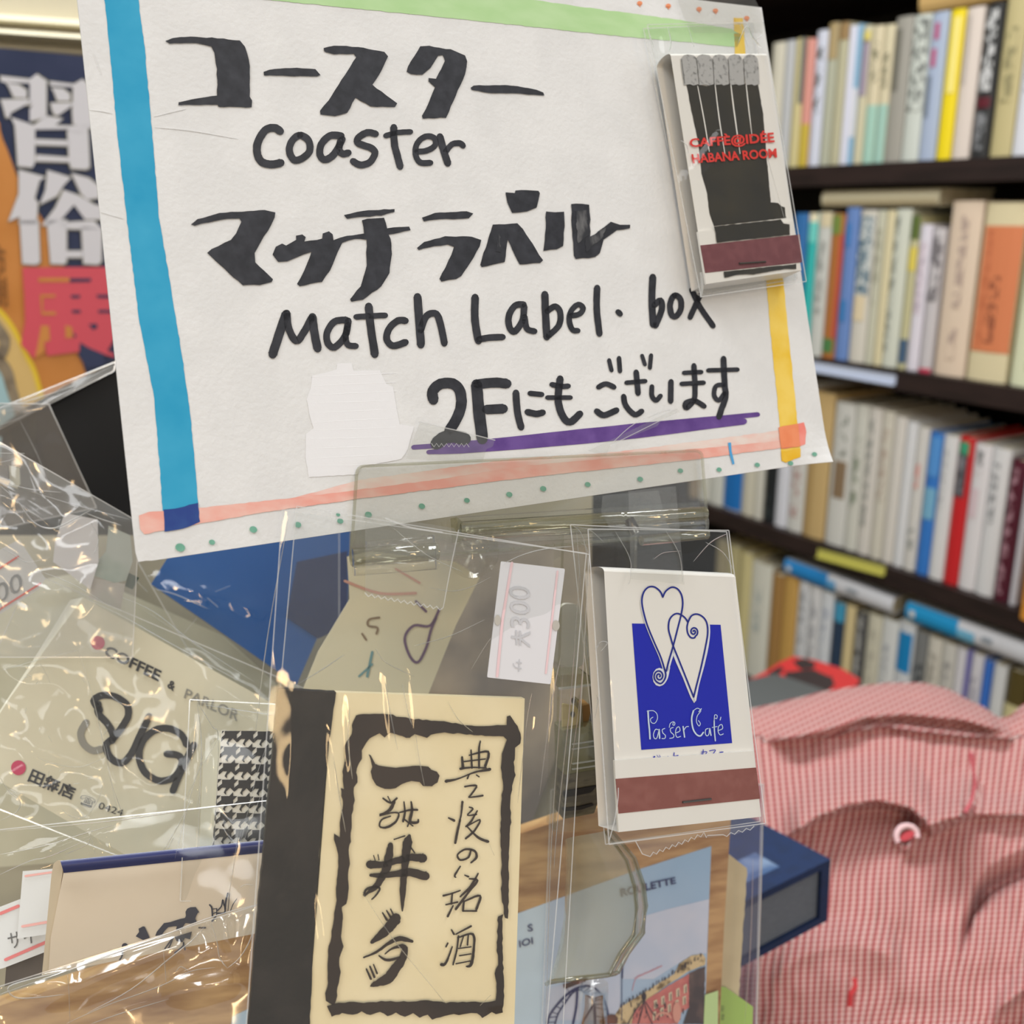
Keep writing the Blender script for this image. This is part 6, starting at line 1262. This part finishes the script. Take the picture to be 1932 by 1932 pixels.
mb = MB(); stroke(mb, S3, ZN((0, 945), (120, 895)), 6, .0002, smooth=False); stroke(mb, S3, ZN((35, 1245), (300, 1130)), 6, .0002, smooth=False); mb.build('rose_rule', mat('rule_rose', (226, 124, 124), .5), st3)
mb = MB(); text(mb, S3, 'サイ', ZN((45, 1075), (225, 1035), (235, 1130), (60, 1180)), .0002); mb.build('grey_characters', mat('figure_dark', (98, 98, 98), .5), st3)
dk = thing('matchbox', 'dark brown matchbox end showing below the lower left sticker', 'matchbox')
mb = MB(); slab(mb, S3.moved(-.002), ZN((40, 1290), (290, 1190), (275, 1345), (30, 1420)), .004); mb.build('box_front', mat('dark_brown_end', (66, 56, 50), .5, (84, 74, 66), 100), dk)
# two front films
lf = thing('cellophane_bag', 'clear bag around the navy headed matchbook, lower left', 'plastic bag')
cello(lf, NM, ZN((-200, 420), (1752, 208), (1690, 1760), (-200, 1800)), .004, 71, CELLO, amp=.0004, nu=80, nv=60, wrinkles=[(0, 1640, 210, 1560, 14, .004), (170, 1560, 200, 1610, 6, .004), (400, 1520, 440, 1600, 5, .0015)],
      creases=[(2, *ZN((0, 408), (700, 345), (1200, 275), (1750, 210))), (2.2, *ZN((0, 560), (300, 500), (560, 420), (740, 368))), (2, *ZN((0, 690), (200, 600), (330, 570), (620, 440))), (1.6, *ZN((595, 450), (620, 560))), (1.6, *ZN((590, 450), (560, 500), (420, 560))), (1.3, *ZN((700, 20), (780, 250), (800, 290))), (1.6, *ZN((1130, 450), (1090, 520))), (1.4, *ZN((1250, 200), (1180, 330), (1060, 540))), (1.6, *ZN((1640, 320), (1590, 360))), (1.6, *ZN((1560, 775), (1600, 755), (1650, 760))), (1.4, *ZN((1560, 380), (1500, 760), (1460, 1000)))])
ff = thing('cellophane_bag', 'shiny clear bag mouth lying across the front of the lower left corner', 'plastic bag')
NF = Plane((0, 1880, .205), (500, 1700, .214), (0, 2000, .203))
cello(ff, NF, ZN((-200, 1480), (1700, 880), (1640, 1760), (-200, 1900)), 0, 81, film('shiny_cellophane', ior=1.9, rough=.10, haze=.03, bump=0), amp=.0012, hf=.15, nu=110, nv=80,
      wrinkles=[(40, 1905, 400, 1760, 30, .010), (420, 1710, 432, 1800, 16, .008), (350, 1740, 400, 1780, 26, -.006), (0, 1875, 130, 1840, 18, .005), (300, 1880, 480, 1840, 26, .003), (470, 1720, 450, 1820, 14, .01)],
      creases=[(3, *ZN((0, 1470), (200, 1400), (430, 1320), (1000, 1110), (1400, 960), (1700, 880))), (3.4, *ZN((420, 1320), (250, 1360), (60, 1420), (100, 1490), (250, 1490), (420, 1470))), (2.2, *ZN((1650, 930), (1640, 1080), (1570, 1220), (1480, 1300))), (2.6, *ZN((1370, 1000), (1410, 1120), (1430, 1230), (1480, 1300))), (2.2, *ZN((430, 1660), (700, 1540), (900, 1470), (1080, 1400), (1240, 1320), (1400, 1295))), (2.6, *ZN((570, 1590), (850, 1440), (1100, 1240), (1250, 1120), (1330, 1030))), (2, *ZN((590, 1663), (800, 1590), (1100, 1500))), (2, *ZN((1060, 1160), (1075, 1300), (1080, 1400))), (1.6, *ZN((440, 1330), (450, 1480), (455, 1660))), (1.8, *ZN((1140, 1330), (1180, 1290), (1250, 1340)))])
# boards behind the heap and the counter
dc = thing('display_box', 'greige display box that holds the bagged matchboxes', 'box')
DP = Plane((0, 1200, .35), (1100, 1100, .37), (0, 1932, .33))
GG = mat('greige_board', (168, 162, 140), .7, (140, 134, 116), 14)
mb = MB(); slab(mb, DP, [(-300, 1010), (300, 1010), (420, 960), (1118, 930), (1100, 2100), (-300, 2100)], .004); mb.build('back_board', GG, dc)
mb = MB(); slab(mb, DP, [(640, 1030), (1118, 1000), (1100, 1290), (1000, 1560), (820, 1480), (780, 1260)], .002, .003); mb.build('dark_inlay', mat('inlay_taupe', (166, 154, 136), .6, (120, 112, 104), 22), dc)
ob = thing('folded_paper', 'olive cream paper in the heap behind the coffee parlour matchbox', 'paper')
OP = DP.moved(.03)
mb = MB(); slab(mb, OP, [(-60, 1120), (150, 1080), (420, 1200), (520, 1290), (500, 1600), (-60, 1640)], .001); mb.build('sheet', mat('olive_paper', (196, 194, 172), .6, (176, 174, 152), 20), ob)
TB = mat('counter_wood', (120, 92, 64), .5, (100, 74, 50), 12, stretch=(6, 1, 1))
def table(label, x0, x1, y0, y1, z):
    t = thing('display_counter', label, 'counter')
    mb = MB(); boxpts(mb, Vector((x0, y0, z-.03)), Vector((x1-x0, 0, 0)), Vector((0, y1-y0, 0)), Vector((0, 0, .03))); mb.build('top', TB, t)
    for x in (x0+.02, x1-.06):
        for y in (y0+.02, y1-.06):
            mb = MB(); boxpts(mb, Vector((x, y, 0)), Vector((.04, 0, 0)), Vector((0, .04, 0)), Vector((0, 0, z-.03))); mb.build('leg', TB, t)
table('wooden counter under the matchbook heap, below the frame', -.55, .13, .05, .62, .87)
table('wooden table under the pink cloth, below the frame', .16, .55, .25, .85, .80)
